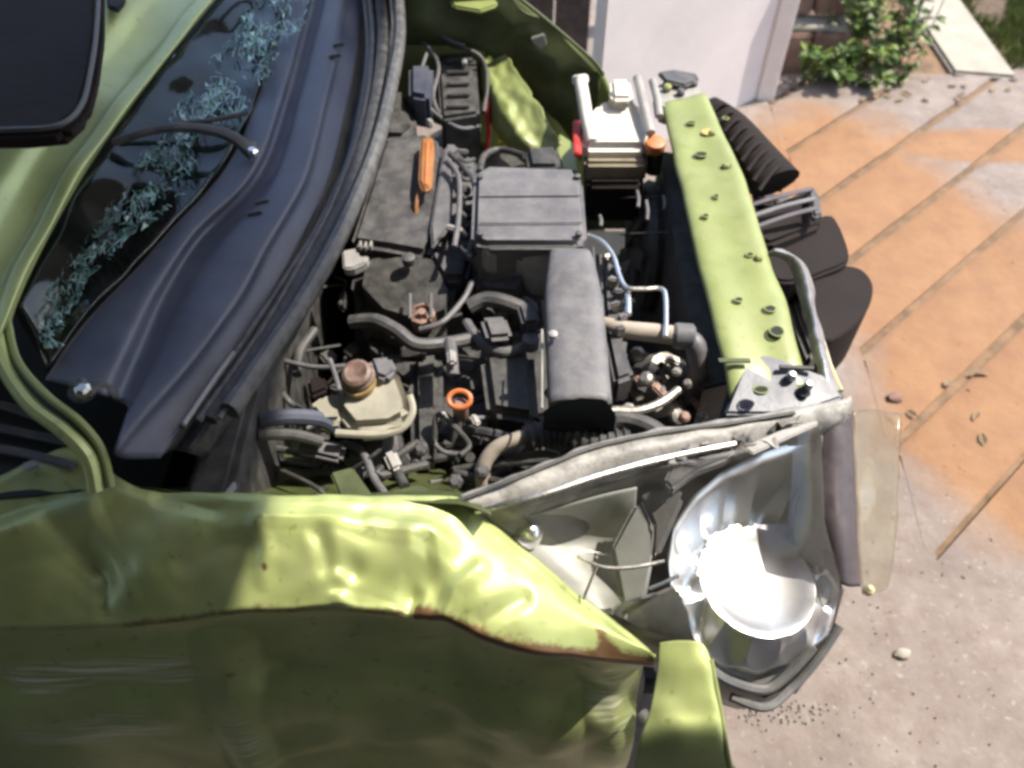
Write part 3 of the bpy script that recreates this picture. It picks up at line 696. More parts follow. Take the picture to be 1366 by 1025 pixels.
# ---- green surround: crushed header and pillar around the windscreen
st_edge = pts(1.04, (330, -60), (282, 0), (215, 82), (150, 168), (100, 243), (50, 333), (12, 415), (-6, 455))
def off(P, dx, dy, z): return [at(p[0] + dx, p[1] + dy, z) for p in P]
stp2 = [(330, -60), (282, 0), (215, 82), (150, 168), (100, 243), (50, 333), (12, 415), (-6, 455)]
sr = [off(stp2, 4, 2, 1.028), st_edge, off(stp2, -14, -6, 1.042), off(stp2, -22, -9, 1.034), off(stp2, -55, -18, 1.045), off(stp2, -100, -20, 1.07), off(stp2, -170, -20, 1.08), off(stp2, -280, -30, 1.07), off(stp2, -420, -40, 1.03)]
b = sheet(sr, 10, 6, lambda p, u, v: Vector((0, 0, noise.noise(p * 7) * .012 * min(1, v * 4))))
part(b, 'windscreen_surround', PAINT, thick=.002, attr=lambda p: 0.0, smooth=50)
pe = pts(1.03, (282, 0), (215, 82), (150, 168), (100, 243), (50, 333), (14, 412), (12, 440, 1.02), (25, 485, 1.01), (62, 528, 1.0), (105, 562, .985), (135, 600, .96), (148, 650, .93))
pe = pts(1.045, (330, -60)) + pe
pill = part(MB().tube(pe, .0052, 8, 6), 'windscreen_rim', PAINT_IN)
MB().tube(pts(1.0, (-8, 440, 1.03), (6, 490, 1.01), (40, 540, .995), (88, 578, .98), (118, 612, .96), (128, 655, .93)), .009, 8, 6).build('pillar_flange', PAINT, pill)
b = sheet([pts(1.0, (12, 440, 1.015), (25, 485, 1.005), (62, 528, .995), (105, 562, .98), (135, 600, .955), (148, 650, .92)), pts(1.0, (-8, 440, 1.03), (6, 490, 1.01), (40, 540, .995), (88, 578, .98), (118, 612, .96), (128, 655, .93))], 6, 3)
part(b, 'pillar_skin', SHADEPAINT, thick=.004)
b = MB(); b.prism(pts(.90, (-120, 470), (-6, 470), (60, 560), (110, 600), (125, 660), (-120, 680)), .05, .006); part(b, 'door_top', VOID)
for a_ in (((-60, 560), (20, 575), (90, 590)), ((-60, 590), (30, 604), (100, 622)), ((-80, 530), (0, 540), (60, 560))):
    b = MB(); b.tube(pts(.915, *a_), .006, 8, 5, flat=.6); part(b, 'door_trim', CHAR)
b = MB(); b.prism(pts(.925, (28, 617), (50, 612), (52, 622), (32, 628)), .006, .002); part(b, 'clip', LGREY)
# mirror
mo = [(-150, -120), (60, -110), (118, -90), (134, -20), (133, 50), (124, 110), (112, 152), (82, 178), (20, 184), (-60, 184), (-150, 180)]
mo = [(x, y - 8) for x, y in mo]
b = MB(); b.prism(pts(1.24, *mo), .028, .010, 4); mr = part(b, 'door_mirror', BROWNBLK, label='black plastic door mirror housing', smooth=60)
MB().tube([at(x * .97, y - 3, 1.241) for x, y in mo[1:]], .003, 6, 5).build('rim', CHAR, mr)
b = MB(); b.tube([at(-60, 20, 1.22), at(-90, 40, 1.15), at(-100, 60, 1.06)], .025, 10, 5); b.build('mirror_stalk', BROWNBLK, mr)
b = MB(); b.prism(pts(1.09, (138, -30), (168, -30), (166, 2), (156, 12), (142, 8)), .01, .004); part(b, 'window_gap', VOID)

# ---- far fender, seen from inside
Yf = 1.80
ftop = [(470, -150), (560, -110), (640, -60), (690, -4), (732, 30), (770, 64), (800, 92), (815, 118), (822, 150)]
rt = [atY(x, y, Yf) for x, y in ftop]
def dn(P, d, dy=0): return [p + Vector((0, dy, -d)) for p in P]
b = sheet([dn(rt, .30, .12), dn(rt, .12, .09), dn(rt, .03, .04), dn(rt, .004, .008), rt, dn(rt, .03, -.004), dn(rt, .10, .01), dn(rt, .2, -.01), dn(rt, .32, -.02), dn(rt, .45, -.03)], 6, 4, lambda p, u, v: nz3(p, 9, .010))
part(b, 'far_fender', PAINT, thick=.002, attr=lambda p: 0.0, label='lime green far fender seen from inside the engine bay')
# folded inner panel over the apron, its shade put into the darker paint
b = sheet([[atY(x, y, 1.775) for x, y in ((470, -140), (560, -100), (640, -52), (690, 2), (735, 36), (800, 100))],
           [atY(x, y, 1.765) for x, y in ((490, -20), (570, 0), (650, 22), (710, 60), (755, 95), (800, 135))],
           [atY(x, y, 1.755) for x, y in ((500, 25), (580, 36), (650, 58), (705, 105), (745, 142), (785, 180))],
           [atY(x, y, 1.76) for x, y in ((510, 60), (585, 62), (645, 72), (698, 122), (742, 165), (775, 215))]], 8, 8, lambda p, u, v: nz3(p, 12, .012))
part(b, 'inner_wing', SHADEPAINT, thick=.002)
b = MB(); b.tube([atY(x, y, 1.768) for x, y in ((690, -4), (730, 28), (765, 58), (792, 82), (805, 100))], .0045, 8, 6); part(b, 'wing_flange', SHADEPAINT)
b = MB(); b.prism(pts(.93, (590, -10), (660, -12), (664, 6), (640, 14), (606, 8)), .01, .004); part(b, 'hinge_plate', PAINT_IN)
b = MB(); b.prism([atY(x, y, 1.745) for x, y in ((708, 52), (726, 46), (730, 60), (722, 66), (712, 60))], Vector((0, .008, 0)), .002); part(b, 'clip', LGREY)
# sunlit wheel arch
arch = [[at(636, 55, .79), at(664, 72, .795), at(698, 112, .79), (at(728, 152, .78)), at(748, 184, .76)],
        [at(638, 74, .765), at(658, 100, .77), at(682, 136, .765), at(708, 170, .755), at(730, 198, .74)],
        [at(640, 96, .745), at(652, 128, .75), at(672, 165, .745), at(698, 194, .735), at(728, 212, .72)],
        [at(634, 128, .69), at(646, 160, .69), at(665, 190, .69), at(690, 212, .68), at(720, 226, .67)]]
b = sheet(arch, 10, 8, lambda p, u, v: nz3(p, 45, .006) + Vector((0, 0, .05 * (1 - u) - .35 * (p.x + .0)))* .5)
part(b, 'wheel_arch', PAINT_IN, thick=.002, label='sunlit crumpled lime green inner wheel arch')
b = MB(); b.prism(pts(.72, (745, 178), (765, 190), (772, 228), (752, 232), (742, 205)), .02, .004, jit=.003); part(b, 'arch_bracket', PAINT_IN)
b = MB(); b.prism(pts(.70, (662, 130), (678, 130), (676, 192), (664, 192)), .02, .003); part(b, 'apron_stiffener', YEL)
b = MB(); b.prism(pts(.78, (545, 46), (580, 46), (582, 62), (560, 70), (545, 68)), .03, .004); part(b, 'strut_tower', PAINT_IN)
b = MB(); b.lathe(at(560, 100, .70), (0, 0, 1), [(.07, 0), (.07, .02), (.045, .03), (.03, .035), (.018, .04)], 20); part(b, 'strut_mount', CHAR)
b = MB(); b.lathe(at(656, 124, .755), (.2, -.3, 1), [(.006, -.01), (.016, 0), (.019, .012), (.010, .022)], 10); part(b, 'terminal_cap', RED)
b = MB(); b.tube(pts(.75, (656, 128, .76), (650, 150, .74), (652, 175, .70), (648, 205, .66)), .006, 8, 5); part(b, 'battery_cable', RED)
# fuse box and wiring at the far side
fb = part(MB().prism(pts(.80, (582, 72), (634, 68), (640, 150), (588, 158)), .12, .008), 'fuse_box', BLACK)
for i in range(5):
    MB().box(at(611, 82 + i * 15, .806), (.050, .008, .008), (0, 0, .03), .002).build('fuse_cover_rib', CHAR, fb)
MB().box(at(620, 84, .815), (.010, .022, .014), (0, 0, 0), .002).build('fuse', LGREY, fb)
for a_, r_, m_ in (((545, 30, .85), (575, 40, .86), (600, 55, .85), (620, 62, .84)), .005, CHAR), (((540, 45, .84), (570, 62, .84), (585, 90, .82), (578, 130, .80), (595, 160, .78), (640, 175, .74)), .0045, CHAR), (((570, 70, .83), (562, 100, .82), (570, 140, .8), (610, 170, .78), (640, 168, .76)), .004, GREY), (((600, 60, .84), (640, 75, .82), (650, 110, .78), (645, 150, .76)), .005, BLACK), (((548, 26, .86), (590, 34, .86), (625, 52, .83), (650, 66, .80)), .004, GREY):
    b = MB(); b.tube([at(*q) for q in a_], r_, 8, 6); part(b, 'cable', m_)
b = MB(); b.prism(pts(.84, (545, 85), (578, 85), (572, 130), (545, 125)), .08, .01); part(b, 'relay_box', COWL)

# ---- engine
eng = part(MB().prism(pts(.66, (470, 190), (720, 190), (760, 560), (620, 600), (470, 470)), .32, .03), 'engine_block', BLACK)
ec = part(MB().prism(pts(.80, (512, 180, .80), (568, 176, .80), (590, 186, .80), (588, 300, .79), (570, 340, .78), (520, 330, .78), (466, 322, .78), (486, 262, .79)), .12, .012, 3), 'engine_cover', CHAR)
MB().prism(pts(.80, (470, 335, .775), (530, 322, .79), (590, 330, .785), (618, 380, .765), (612, 425, .74), (560, 448, .72), (500, 430, .72), (462, 390, .74)), .12, .028, 4).build('cover_nose', BLACK, ec)
MB().lathe(at(545, 345, .79), (0, 0, 1), [(.012, -.01), (.012, .004), (.008, .006)], 14).build('bolt', CHAR, ec)
MB().prism(pts(.80, (506, 118), (542, 120), (556, 165), (540, 182), (505, 180)), .10, .012, 3).build('cover_rear', BLACK, ec)
rc = part(MB().prism(pts(.79, (590, 190, .80), (608, 188, .80), (636, 215, .79), (640, 300, .78), (622, 372, .76), (590, 372, .765), (572, 340, .78), (590, 295, .79)), .10, .010, 3), 'rocker_cover', CHAR)
MB().prism(pts(.806, (592, 196), (606, 196), (602, 300), (576, 330, .80), (574, 300, .80)), .012, .004).build('cover_edge', GREY, rc)
for i in range(6):
    x, y = 612 + i * 1.5, 205 + i * 25
    MB().box(at(x + 4, y, .802), (.026, .014, .016), (0, .1, .1), .003).build('injector', GREY if i % 2 else CHAR, rc)
    MB().tube([at(x - 4, y, .81), at(x + 6, y + 10, .825), at(x + 20, y + 8, .805)], .0045, 8, 4).build('fuel_hose', CHAR, rc)
MB().tube(pts(.82, (600, 205), (620, 225), (634, 250), (634, 300), (625, 345)), .006, 8, 6).build('wiring_loom', BLACK, rc)
MB().tube(pts(.825, (598, 215), (612, 238), (612, 290), (606, 330)), .005, 8, 6).build('wiring_loom', GREY, rc)
MB().box(at(606, 306, .82), (.03, .012, .012), (0, 0, -.4), .003).build('connector', LGREY, rc)
# ambient orange dipstick handle lying on cover
dh = part(MB().prism(pts(.825, (561, 184), (577, 180), (580, 196), (576, 250), (564, 254), (558, 240)), .014, .005, 3), 'dipstick_handle', AMBER)
MB().prism(pts(.829, (568, 188), (573, 187), (571, 246), (566, 246)), .006, .002).build('handle_rib', ORANGE, dh)
part(MB().tube(pts(.80, (562, 250, .81), (556, 268, .80), (555, 290, .78)), .004, 8, 4), 'dipstick_tube', AMBER)
part(MB().lathe(at(573, 163, .82), (0, 0, 1), [(.008, -.01), (.008, .0), (.004, .006)], 8), 'bolt', LGREY)
cn_ = part(MB().prism(pts(.80, (456, 334), (476, 330), (480, 342), (492, 340), (488, 350), (470, 358), (458, 358)), .02, .003), 'connector', LGREY)
for i in range(3): MB().box(at(481 + i * 7, 328 + (i % 2), .805), (.004, .016, .012), (0, 0, 0), .001).build('pin', LGREY, cn_)
# sensor with metal ring
sn = part(MB().lathe(at(563, 418, .745), (0, -.15, 1), [(.023, -.03), (.023, 0), (.017, .002), (.015, -.006), (.007, -.006), (.007, .006), (.001, .006)], 8), 'sensor', COPPER)
for dx in (-16, 12): MB().tube([at(563 + dx, 392, .765), at(563 + dx, 425, .75)], .003, 6, 3).build('clip', GREY, sn)
# air filter box
ab = part(MB().prism(pts(.86, (632, 228, .86), (650, 218, .86), (768, 222, .86), (778, 240, .86), (784, 318, .855), (772, 326, .855), (646, 326, .855), (628, 318, .855)), .14, .012, 3), 'air_filter_box', GREY)
MB().prism(pts(.84, (640, 326, .85), (772, 326, .85), (760, 352, .82), (736, 370, .80), (706, 366, .80), (690, 340, .83), (645, 336, .84)), .05, .006, 3).build('filter_box_neck', LGREY, ab)
for i in range(2):
    MB().tube([at(640, 262 + i * 36, .860), at(776, 261 + i * 36, .860)], .0014, 6, 3).build('rib', GREY, ab)
for (x, y) in ((640, 236), (770, 236), (640, 312), (772, 312)):
    MB().lathe(at(x, y, .862), (0, 0, 1), [(.006, -.004), (.006, .003), (.003, .004)], 8).build('bolt', CHAR, ab)
MB().prism(pts(.80, (636, 332, .80), (690, 336, .81), (702, 372, .79), (690, 392, .76), (640, 388, .76), (628, 360, .78)), .10, .016, 4).build('filter_box_outlet', BLACK, ab)
# intake duct: half-round channel with an open mouth
Vd = []; Fd = []; ns = 22; na = 14
for i in range(ns + 1):
    t = i / ns
    px = 760 + 14 * t; py = 332 + (545 - 332) * t; hw = .030 + .018 * min(1, t * 3) ** .6 - .002 * t
    c = at(px, py, .835 - .01 * t)
    for k in range(na + 1):
        a = math.pi * k / na
        sq = lambda v: math.copysign(abs(v) ** .62, v)
        Vd.append(c + Vector((-sq(math.cos(a)) * hw, 0, sq(math.sin(a)) * .022 * (1 if t > .06 else t / .06) - .0)))
for i in range(ns):
    for k in range(na): a = i * (na + 1) + k; Fd.append((a, a + 1, a + na + 2, a + na + 1))
duct = part(MB().add(Vd, Fd), 'intake_duct', GREY, thick=.004, offs=1, smooth=60)
m = MB(); 
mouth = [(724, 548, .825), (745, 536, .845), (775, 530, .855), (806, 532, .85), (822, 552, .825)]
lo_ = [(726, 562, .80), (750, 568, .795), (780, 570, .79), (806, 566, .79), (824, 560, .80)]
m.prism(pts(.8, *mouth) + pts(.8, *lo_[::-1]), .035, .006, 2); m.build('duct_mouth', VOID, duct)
MB().tube(pts(.84, (723, 440), (723, 500), (723, 545)), .0018, 6, 4).build('duct_seam', LGREY, duct)
MB().tube(pts(.84, (791, 330), (797, 400), (803, 470), (812, 540)), .0022, 6, 4).build('duct_seam', CHAR, duct)
MB().lathe(at(738, 446, .862), (0, 0, 1), [(.007, -.006), (.007, .002), (.003, .004)], 10).build('bolt', LGREY, duct)
# side shroud beside the duct
part(MB().prism(pts(.80, (800, 330), (812, 335), (840, 430), (835, 470), (848, 500), (820, 510), (806, 440)), .06, .008, 2), 'duct_shroud', CHAR)
for i in range(7):
    p = at(812 + i * 2.5 + (i % 2) * 6, 345 + i * 16, .81)
    part(MB().box(p, (.016, .012, .02), (rnd.uniform(-.4, .4), rnd.uniform(-.4, .4), rnd.uniform(-.6, .6)), .003), 'bracket', GREY if i % 2 else METAL)
part(MB().prism(pts(.77, (812, 462), (838, 468), (842, 500), (815, 498)), .05, .01, 3), 'pump_cap', GREY)
# metal pipes
part(MB().tube(pts(.82, (784, 314), (802, 322), (818, 342), (826, 368), (836, 384), (860, 386), (882, 386), (888, 400), (888, 450)), .0042, 8, 8), 'metal_pipe', BRIGHT)
part(MB().tube(pts(.81, (836, 388), (838, 402), (838, 420)), .0058, 8, 4), 'metal_pipe', BRIGHT)
ch = part(MB().tube(pts(.80, (806, 434, .79), (832, 440, .80), (870, 444, .80), (902, 448, .80)), [.014, .016], 12, 6), 'coolant_hose', BEIGE)
MB().lathe(at(898, 448, .80), (1, -.08, 0), [(.018, 0), (.021, .004), (.021, .030), (.016, .034)], 14).build('hose_clamp', GREY, ch)
part(MB().tube(pts(.79, (912, 450), (928, 462), (930, 500, .74), (920, 530, .68)), .017, 12, 5), 'radiator_hose', GREY)
# alternator and aluminium clutter
al = part(MB().lathe(at(868, 520, .66), (.5, -.3, .8), [(.03, 0), (.052, .005), (.055, .03), (.050, .055), (.02, .06)], 20), 'alternator', METAL)
for i in range(12):
    a = i * math.pi / 6; c = at(868, 520, .66) + Vector((.5, -.3, .8)).normalized() * .058
    u = Vector((.5, -.3, .8)).normalized().cross(Vector((0, 1, 0))).normalized(); w_ = Vector((.5, -.3, .8)).normalized().cross(u)
    MB().box(c + (u * math.cos(a) + w_ * math.sin(a)) * .034, (.008, .005, .014), (0, .5, a), .001).build('alternator_vent', BLACK, al)
for i in range(30):
    px = rnd.uniform(826, 936); py = rnd.uniform(468, 560)
    p = at(px, py, rnd.uniform(.70, .76))
    s_ = rnd.uniform(.008, .024)
    if i % 3 == 0: mm = MB().lathe(p, (rnd.uniform(-.6, .6), rnd.uniform(-.8, 0), 1), [(s_ * .7, 0), (s_ * .7, .01), (s_ * .4, .014)], 8)
    else: mm = MB().box(p, (s_ * 1.5, s_ * .7, s_ * .6), (rnd.uniform(-.8, .8), rnd.uniform(-.8, .8), rnd.uniform(-1.5, 1.5)), .003)
    part(mm, 'bolt' if i % 3 == 0 else 'bracket', (METAL, LGREY, CHAR, METAL, COPPER)[i % 5])
part(MB().tube(pts(.77, (776, 556), (815, 548), (850, 548), (880, 538), (905, 520)), .007, 8, 6), 'engine_brace', METAL)
part(MB().tube(pts(.76, (800, 562), (835, 560), (870, 572), (890, 590)), .014, 10, 6), 'radiator_hose', CHAR)
# hoses round the block
H = [(((468, 430, .76), (500, 428, .77), (530, 442, .77), (556, 460, .76), (600, 458, .75), (640, 450, .74)), .012, CHAR),
     (((380, 482, .75), (420, 490, .76), (470, 488, .76)), .004, GREY),
     (((626, 410, .77), (650, 400, .78), (685, 408, .78), (712, 422, .77)), .014, CHAR),
     (((622, 430, .75), (640, 455, .75), (670, 470, .75), (700, 462, .75)), .009, GREY),
     (((640, 400, .75), (660, 430, .74), (690, 455, .74)), .010, BLACK),
     (((560, 440, .76), (590, 430, .77), (618, 400, .77), (630, 375, .78)), .005, GREY),
     (((600, 455, .77), (603, 480, .77), (604, 500, .76)), .010, GREY),
     (((590, 560, .72), (578, 585, .70), (590, 602, .70), (612, 606, .70)), .004, GREY),
     (((625, 560, .72), (660, 556, .71), (700, 558, .71), (730, 560, .71)), .004, GREY),
     (((388, 470, .72), (372, 510, .72), (385, 535, .72), (400, 545, .70)), .005, CHAR),
     (((420, 440, .74), (400, 470, .74), (396, 500, .74)), .008, BLACK),
     (((440, 590, .72), (480, 600, .74), (500, 640, .74), (520, 668, .76)), .006, GREY),
     (((500, 575, .7), (520, 610, .72), (540, 650, .74)), .008, BLACK),
     (((350, 560, .80), (390, 556, .80), (430, 560, .78), (455, 575, .76)), .012, COWL),
     (((345, 580, .79), (390, 580, .78), (430, 590, .76)), .009, BLACK),
     (((640, 230, .78), (646, 208, .77), (668, 200, .76), (700, 208, .78)), .007, BLACK),
     (((700, 400, .76), (712, 410, .77), (708, 430, .77), (718, 446, .76)), .007, GREY)]
for a_, r_, m_ in H: part(MB().tube([at(*q) for q in a_], r_, 10, 6), 'hose', m_)
lp = part(MB().tube(pts(.74, (645, 650, .70), (645, 622, .73), (662, 598, .75), (690, 586, .76), (718, 578, .76)), .0115, 12, 7), 'heater_pipe', BEIGE)
part(MB().tube(pts(.76, (700, 585), (740, 578), (790, 590), (840, 590)), .022, 12, 6, ripple=.012), 'corrugated_hose', BLACK)
part(MB().prism(pts(.745, (640, 470), (712, 462), (720, 560), (650, 548)), .09, .015, 3), 'gearbox', BLACK)
part(MB().prism(pts(.70, (545, 470), (590, 465), (590, 600), (548, 610)), .09, .015, 3), 'gearbox', BLACK)
part(MB().box(at(705, 425, .78), (.03, .05, .03), (0, 0, .2), .006), 'thermostat', CHAR)
part(MB().lathe(at(708, 452, .77), (0, 0, 1), [(.014, -.02), (.014, .002), (.009, .004)], 12), 'plug', GREY)
part(MB().box(at(662, 440, .775), (.045, .05, .02), (.1, .2, .3), .008), 'gear_bracket', CHAR)
# orange ring dipstick
rg_ = MB(); c = at(613, 533, .765)
rp = [c + Vector((math.cos(a) * .017, math.sin(a) * .012, math.sin(a) * .006)) for a in [i * 2 * math.pi / 14 for i in range(15)]]
rg_.tube(rp, .0042, 8, 3); dp = part(rg_, 'dipstick', ORANGE)
MB().lathe(c, (0, -.1, 1), [(.012, -.05), (.013, -.015), (.008, -.008)], 12).build('dipstick_cap', COPPER, dp)
part(MB().tube(pts(.70, (613, 545, .735), (608, 575, .70), (602, 605, .66)), .009, 8, 5), 'dipstick_tube', GREY)
for (x, y, z) in ((592, 556, .73), (634, 562, .73)): part(MB().box(at(x, y, z), (.012, .022, .012), (0, .2, .4), .003), 'bracket', LGREY)
part(MB().box(at(603, 478, .785), (.014, .03, .014), (0, 0, .1), .004), 'connector', LGREY)
# brake fluid reservoir
rb = part(MB().prism(pts(.82, (448, 545, .80), (455, 505, .82), (480, 480, .83), (515, 472, .83), (528, 486, .83), (544, 530, .815), (545, 556, .80), (520, 568, .795), (470, 572, .79)), .045, .014, 4), 'brake_fluid_reservoir', RESW)
MB().prism(pts(.80, (408, 540, .795), (432, 522, .80), (458, 522, .80), (458, 562, .79), (430, 565, .785)), .03, .009, 3).build('reservoir_arm', RESW, rb)
MB().tube(pts(.79, (448, 578, .778), (500, 580, .775), (535, 572, .778), (550, 550, .79), (546, 528, .80)), .006, 8, 6).build('reservoir_seam', RESW, rb)
MB().lathe(at(478, 502, .83), (-.1, -.25, 1), [(.024, -.012), (.025, .0), (.022, .004), (.022, .012), (.017, .015), (.008, .012)], 20).build('filler_cap', BROWNCAP, rb)
MB().lathe(at(478, 508, .822), (-.1, -.25, 1), [(.026, -.008), (.0268, .0), (.026, .003)], 20).build('cap_ring', OCHRE, rb)
MB().prism(pts(.832, (492, 476), (520, 473), (530, 492), (515, 505), (500, 500)), .02, .006, 2).build('reservoir_cover', GREY, rb)
part(MB().lathe(at(500, 600, .68), (0, -.5, .8), [(.04, 0), (.05, .02), (.045, .05), (.02, .06)], 18), 'master_cylinder', CHAR)
part(MB().box(at(480, 590, .72), (.09, .05, .03), (.3, 0, .1), .008), 'reservoir_bracket', BROWNBLK)
part(MB().tube(pts(.78, (440, 480), (450, 510), (456, 540)), .004, 8, 5), 'hose', GREY)
part(MB().box(at(430, 600, .74), (.07, .03, .02), (.2, .1, -.2), .006), 'bracket', GREY)
part(MB().prism(pts(.77, (408, 505), (430, 498), (440, 518), (412, 530)), .03, .006), 'wiring_plug', BROWNBLK)
part(MB().box(at(524, 616, .74), (.02, .03, .02), (.4, 0, .5), .005), 'bracket', LGREY)
# loose clutter deep in the bay
for i in range(110):
    px = rnd.uniform(330, 730); py = rnd.uniform(395, 640) if i % 2 else rnd.uniform(560, 650)
    z = rnd.uniform(.58, .73); p = at(px, py, z); k = i % 4
    if k == 0:
        q = [p + Vector((rnd.uniform(-.09, .09), rnd.uniform(-.05, .05), rnd.uniform(-.03, .03))) for _ in range(3)]
        part(MB().tube([p] + q, rnd.uniform(.003, .009), 8, 5), 'hose', (BLACK, CHAR, BLACK)[i % 3])
    elif k == 1: part(MB().box(p, (rnd.uniform(.02, .06), rnd.uniform(.01, .03), rnd.uniform(.01, .03)), (rnd.uniform(-.6, .6), rnd.uniform(-.6, .6), rnd.uniform(-1.5, 1.5)), .004), 'bracket', (CHAR, BLACK, BLACK)[i % 3])
    elif k == 2: part(MB().lathe(p, (rnd.uniform(-.5, .5), rnd.uniform(-.7, .2), 1), [(.012, 0), (.012, .008), (.007, .012)], 6), 'bolt', (CHAR, CHAR)[i % 2])
    else:
        part(MB().tube([p, p + Vector((rnd.uniform(-.06, .06), .02, .02)), p + Vector((rnd.uniform(-.1, .1), .06, 0))], .0028, 6, 5), 'cable', (CHAR, BLACK)[i % 2])

# ---- radiator and fan behind the crossmember
rad = part(MB().prism(pts(.74, (880, 200, .74), (910, 205, .74), (975, 510, .74), (935, 520, .74)), .42, .004), 'radiator', BLACK)
fan = part(MB().lathe(at(862, 330, .56), (-1, 0, .0), [(.14, -.02), (.145, 0), (.135, .015), (.03, .02)], 28), 'fan_shroud', BLACK)
for i in range(7):
    a = i * 2 * math.pi / 7; c = at(850, 330, .56)
    MB().box(c + Vector((-.012, math.cos(a) * .07, math.sin(a) * .07)), (.004, .10, .035), (a, .3, 0), .002).build('fan_blade', CHAR, fan)
for k in range(16):
    t = k / 15; part(MB().tube([at(818 + 30 * t + 3, 265 + 240 * t, .70), at(880 + 60 * t, 262 + 240 * t, .735)], .002, 6, 3), 'wire', BLACK) if k in (0, 3) else None
for (x, y, h_) in ((850, 255, 22), (862, 268, 26), (885, 262, 18), (800, 288, 14)):
    part(MB().tube(pts(.76, (x, y), (x + 2, y + h_ * .5), (x + 1, y + h_)), .0035, 8, 4), 'wire_clip', GREY)

# ---- washer tank
tk = part(MB().prism(pts(.82, (785, 150, .82), (800, 133, .82), (848, 130, .82), (864, 150, .82), (870, 172, .815), (866, 196, .80), (778, 196, .80), (776, 175, .815)), .05, .012, 4), 'washer_tank', TANKW)
MB().prism(pts(.775, (779, 196), (866, 196), (864, 218), (780, 218)), .05, .008, 3).build('tank_fluid_band', TANKD, tk)
MB().prism(pts(.74, (780, 216), (862, 216), (858, 246), (784, 246)), .10, .010, 3).build('tank_lower', BROWNBLK, tk)
MB().tube(pts(.80, (790, 190, .80), (783, 160, .82), (778, 130, .84), (774, 108, .85)), .0135, 14, 5).build('filler_neck', TANKW, tk)
MB().lathe(at(774, 106, .85), (-.1, .5, .8), [(.0165, -.008), (.0175, -.002), (.0165, .006), (.011, .009), (.010, -.002)], 16).build('neck_lip', TANKW, tk)
MB().lathe(at(826, 130, .835), (0, 0, 1), [(.022, -.02), (.022, .004), (.016, .010)], 16).build('filler_cap', LGREY, tk)
MB().prism(pts(.85, (814, 104), (840, 104), (846, 130), (816, 130)), .02, .008, 3).build('filler_spout', TANKW, tk)
MB().tube(pts(.84, (850, 104, .85), (856, 130, .84), (862, 155, .83), (868, 178, .82)), .0095, 10, 5).build('tank_pipe', LGREY, tk)
MB().tube(pts(.84, (870, 108, .85), (876, 130, .84), (880, 156, .83)), .008, 10, 5).build('tank_pipe', LGREY, tk)
oc = part(MB().lathe(at(874, 193, .80), (0, -.15, 1), [(.020, -.012), (.021, 0), (.019, .008), (.012, .010)], 18), 'coolant_cap', ORANGE)
MB().lathe(at(876, 196, .785), (0, 0, 1), [(.016, -.06), (.016, 0)], 14).build('cap_neck', BLACK, oc)
part(MB().prism(pts(.80, (764, 160), (774, 158), (776, 205), (766, 204)), .012, .003), 'warning_tab', RED)
part(MB().prism(pts(.78, (700, 195), (745, 192), (748, 222), (705, 222)), .06, .01, 3), 'battery_tray', BLACK)

# ---- slam panel (front crossmember)
sp_l = [(884, 140, .81), (893, 180, .81), (906, 235, .81), (921, 300, .81), (938, 370, .81), (955, 440, .81), (970, 500, .80), (976, 530, .79)]
sp_r = [(942, 128, .815), (960, 170, .815), (984, 222, .815), (1006, 285, .815), (1026, 352, .815), (1046, 405, .81), (1064, 470, .805), (1078, 520, .79)]
L_ = [at(*q) for q in sp_l]; R_ = [at(*q) for q in sp_r]
m1 = [a.lerp(c, .12) + Vector((0, 0, .006)) for a, c in zip(L_, R_)]; m2 = [a.lerp(c, .5) + Vector((0, 0, .004)) for a, c in zip(L_, R_)]; m3 = [a.lerp(c, .86) + Vector((0, 0, .008)) for a, c in zip(L_, R_)]
def inx(P, k): return [p + Vector((k, 0, 0)) for p in P]
b = sheet([inx(dn(L_, .07), .03), inx(dn(L_, .012), .006), L_, m1, m2, m3, R_, dn(R_, .012), dn(R_, .06)], 8, 4, lambda p, u, v: nz3(p, 18, .002) + nz3(p, 6, .0015))
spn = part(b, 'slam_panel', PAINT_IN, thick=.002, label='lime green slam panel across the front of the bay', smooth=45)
for (x, y, rx, ry, rot) in ((935, 206, .011, .007, .6), (922, 164, .008, .0035, 0), (941, 288, .005, .004, 0), (1027, 412, .008, .006, .2), (1036, 442, .010, .010, .3), (1015, 520, .01, .006, 0), (968, 158, .005, .004, 0), (972, 222, .005, .005, 0), (985, 400, .006, .004, .4), (955, 262, .004, .004, 0), (1000, 340, .005, .004, 0)):
    MB().prism(circle(at(x, y, .8235), 1, 12, rx, ry), .008, .001, 1).build('slot', VOID, spn)
    cc = circle(at(x, y, .8238), 1, 12, rx + .0012, ry + .0012)
    MB().tube(cc + [cc[0]], .0016, 6, 2).build('slot_rim', PAINT_IN, spn)
for (x, y) in ((968, 222), (1012, 345), (950, 178)):
    MB().lathe(at(x, y, .824), (0, 0, 1), [(.008, -.002), (.008, .003), (.005, .006)], 6).build('bolt', PAINT_IN, spn)
MB().prism(pts(.822, (958, 478), (1000, 478), (1002, 483), (960, 483)), .003, 0).build('seam', SHADEPAINT, spn)
MB().prism(circle(at(945, 176, .8245), .014, 10, 1, .8), .0015, 0).build('paint_mark', mat('orange_smudge', (.45, .30, .10), .7, 0, .3, 60, col2=(.33, .38, .1), bump=0), spn)
ec2 = part(MB().prism(pts(.815, (872, 118), (885, 104), (932, 108), (936, 132), (892, 148), (876, 142)), .04, .008, 2, jit=.003), 'panel_end', LGREY)
for (x, y) in ((925, 112), (908, 124), (890, 118)): MB().lathe(at(x, y, .82), (0, -.2, 1), [(.009, -.004), (.009, .006), (.005, .009)], 8).build('bolt', CHAR if x > 895 else PAINT_IN, ec2)
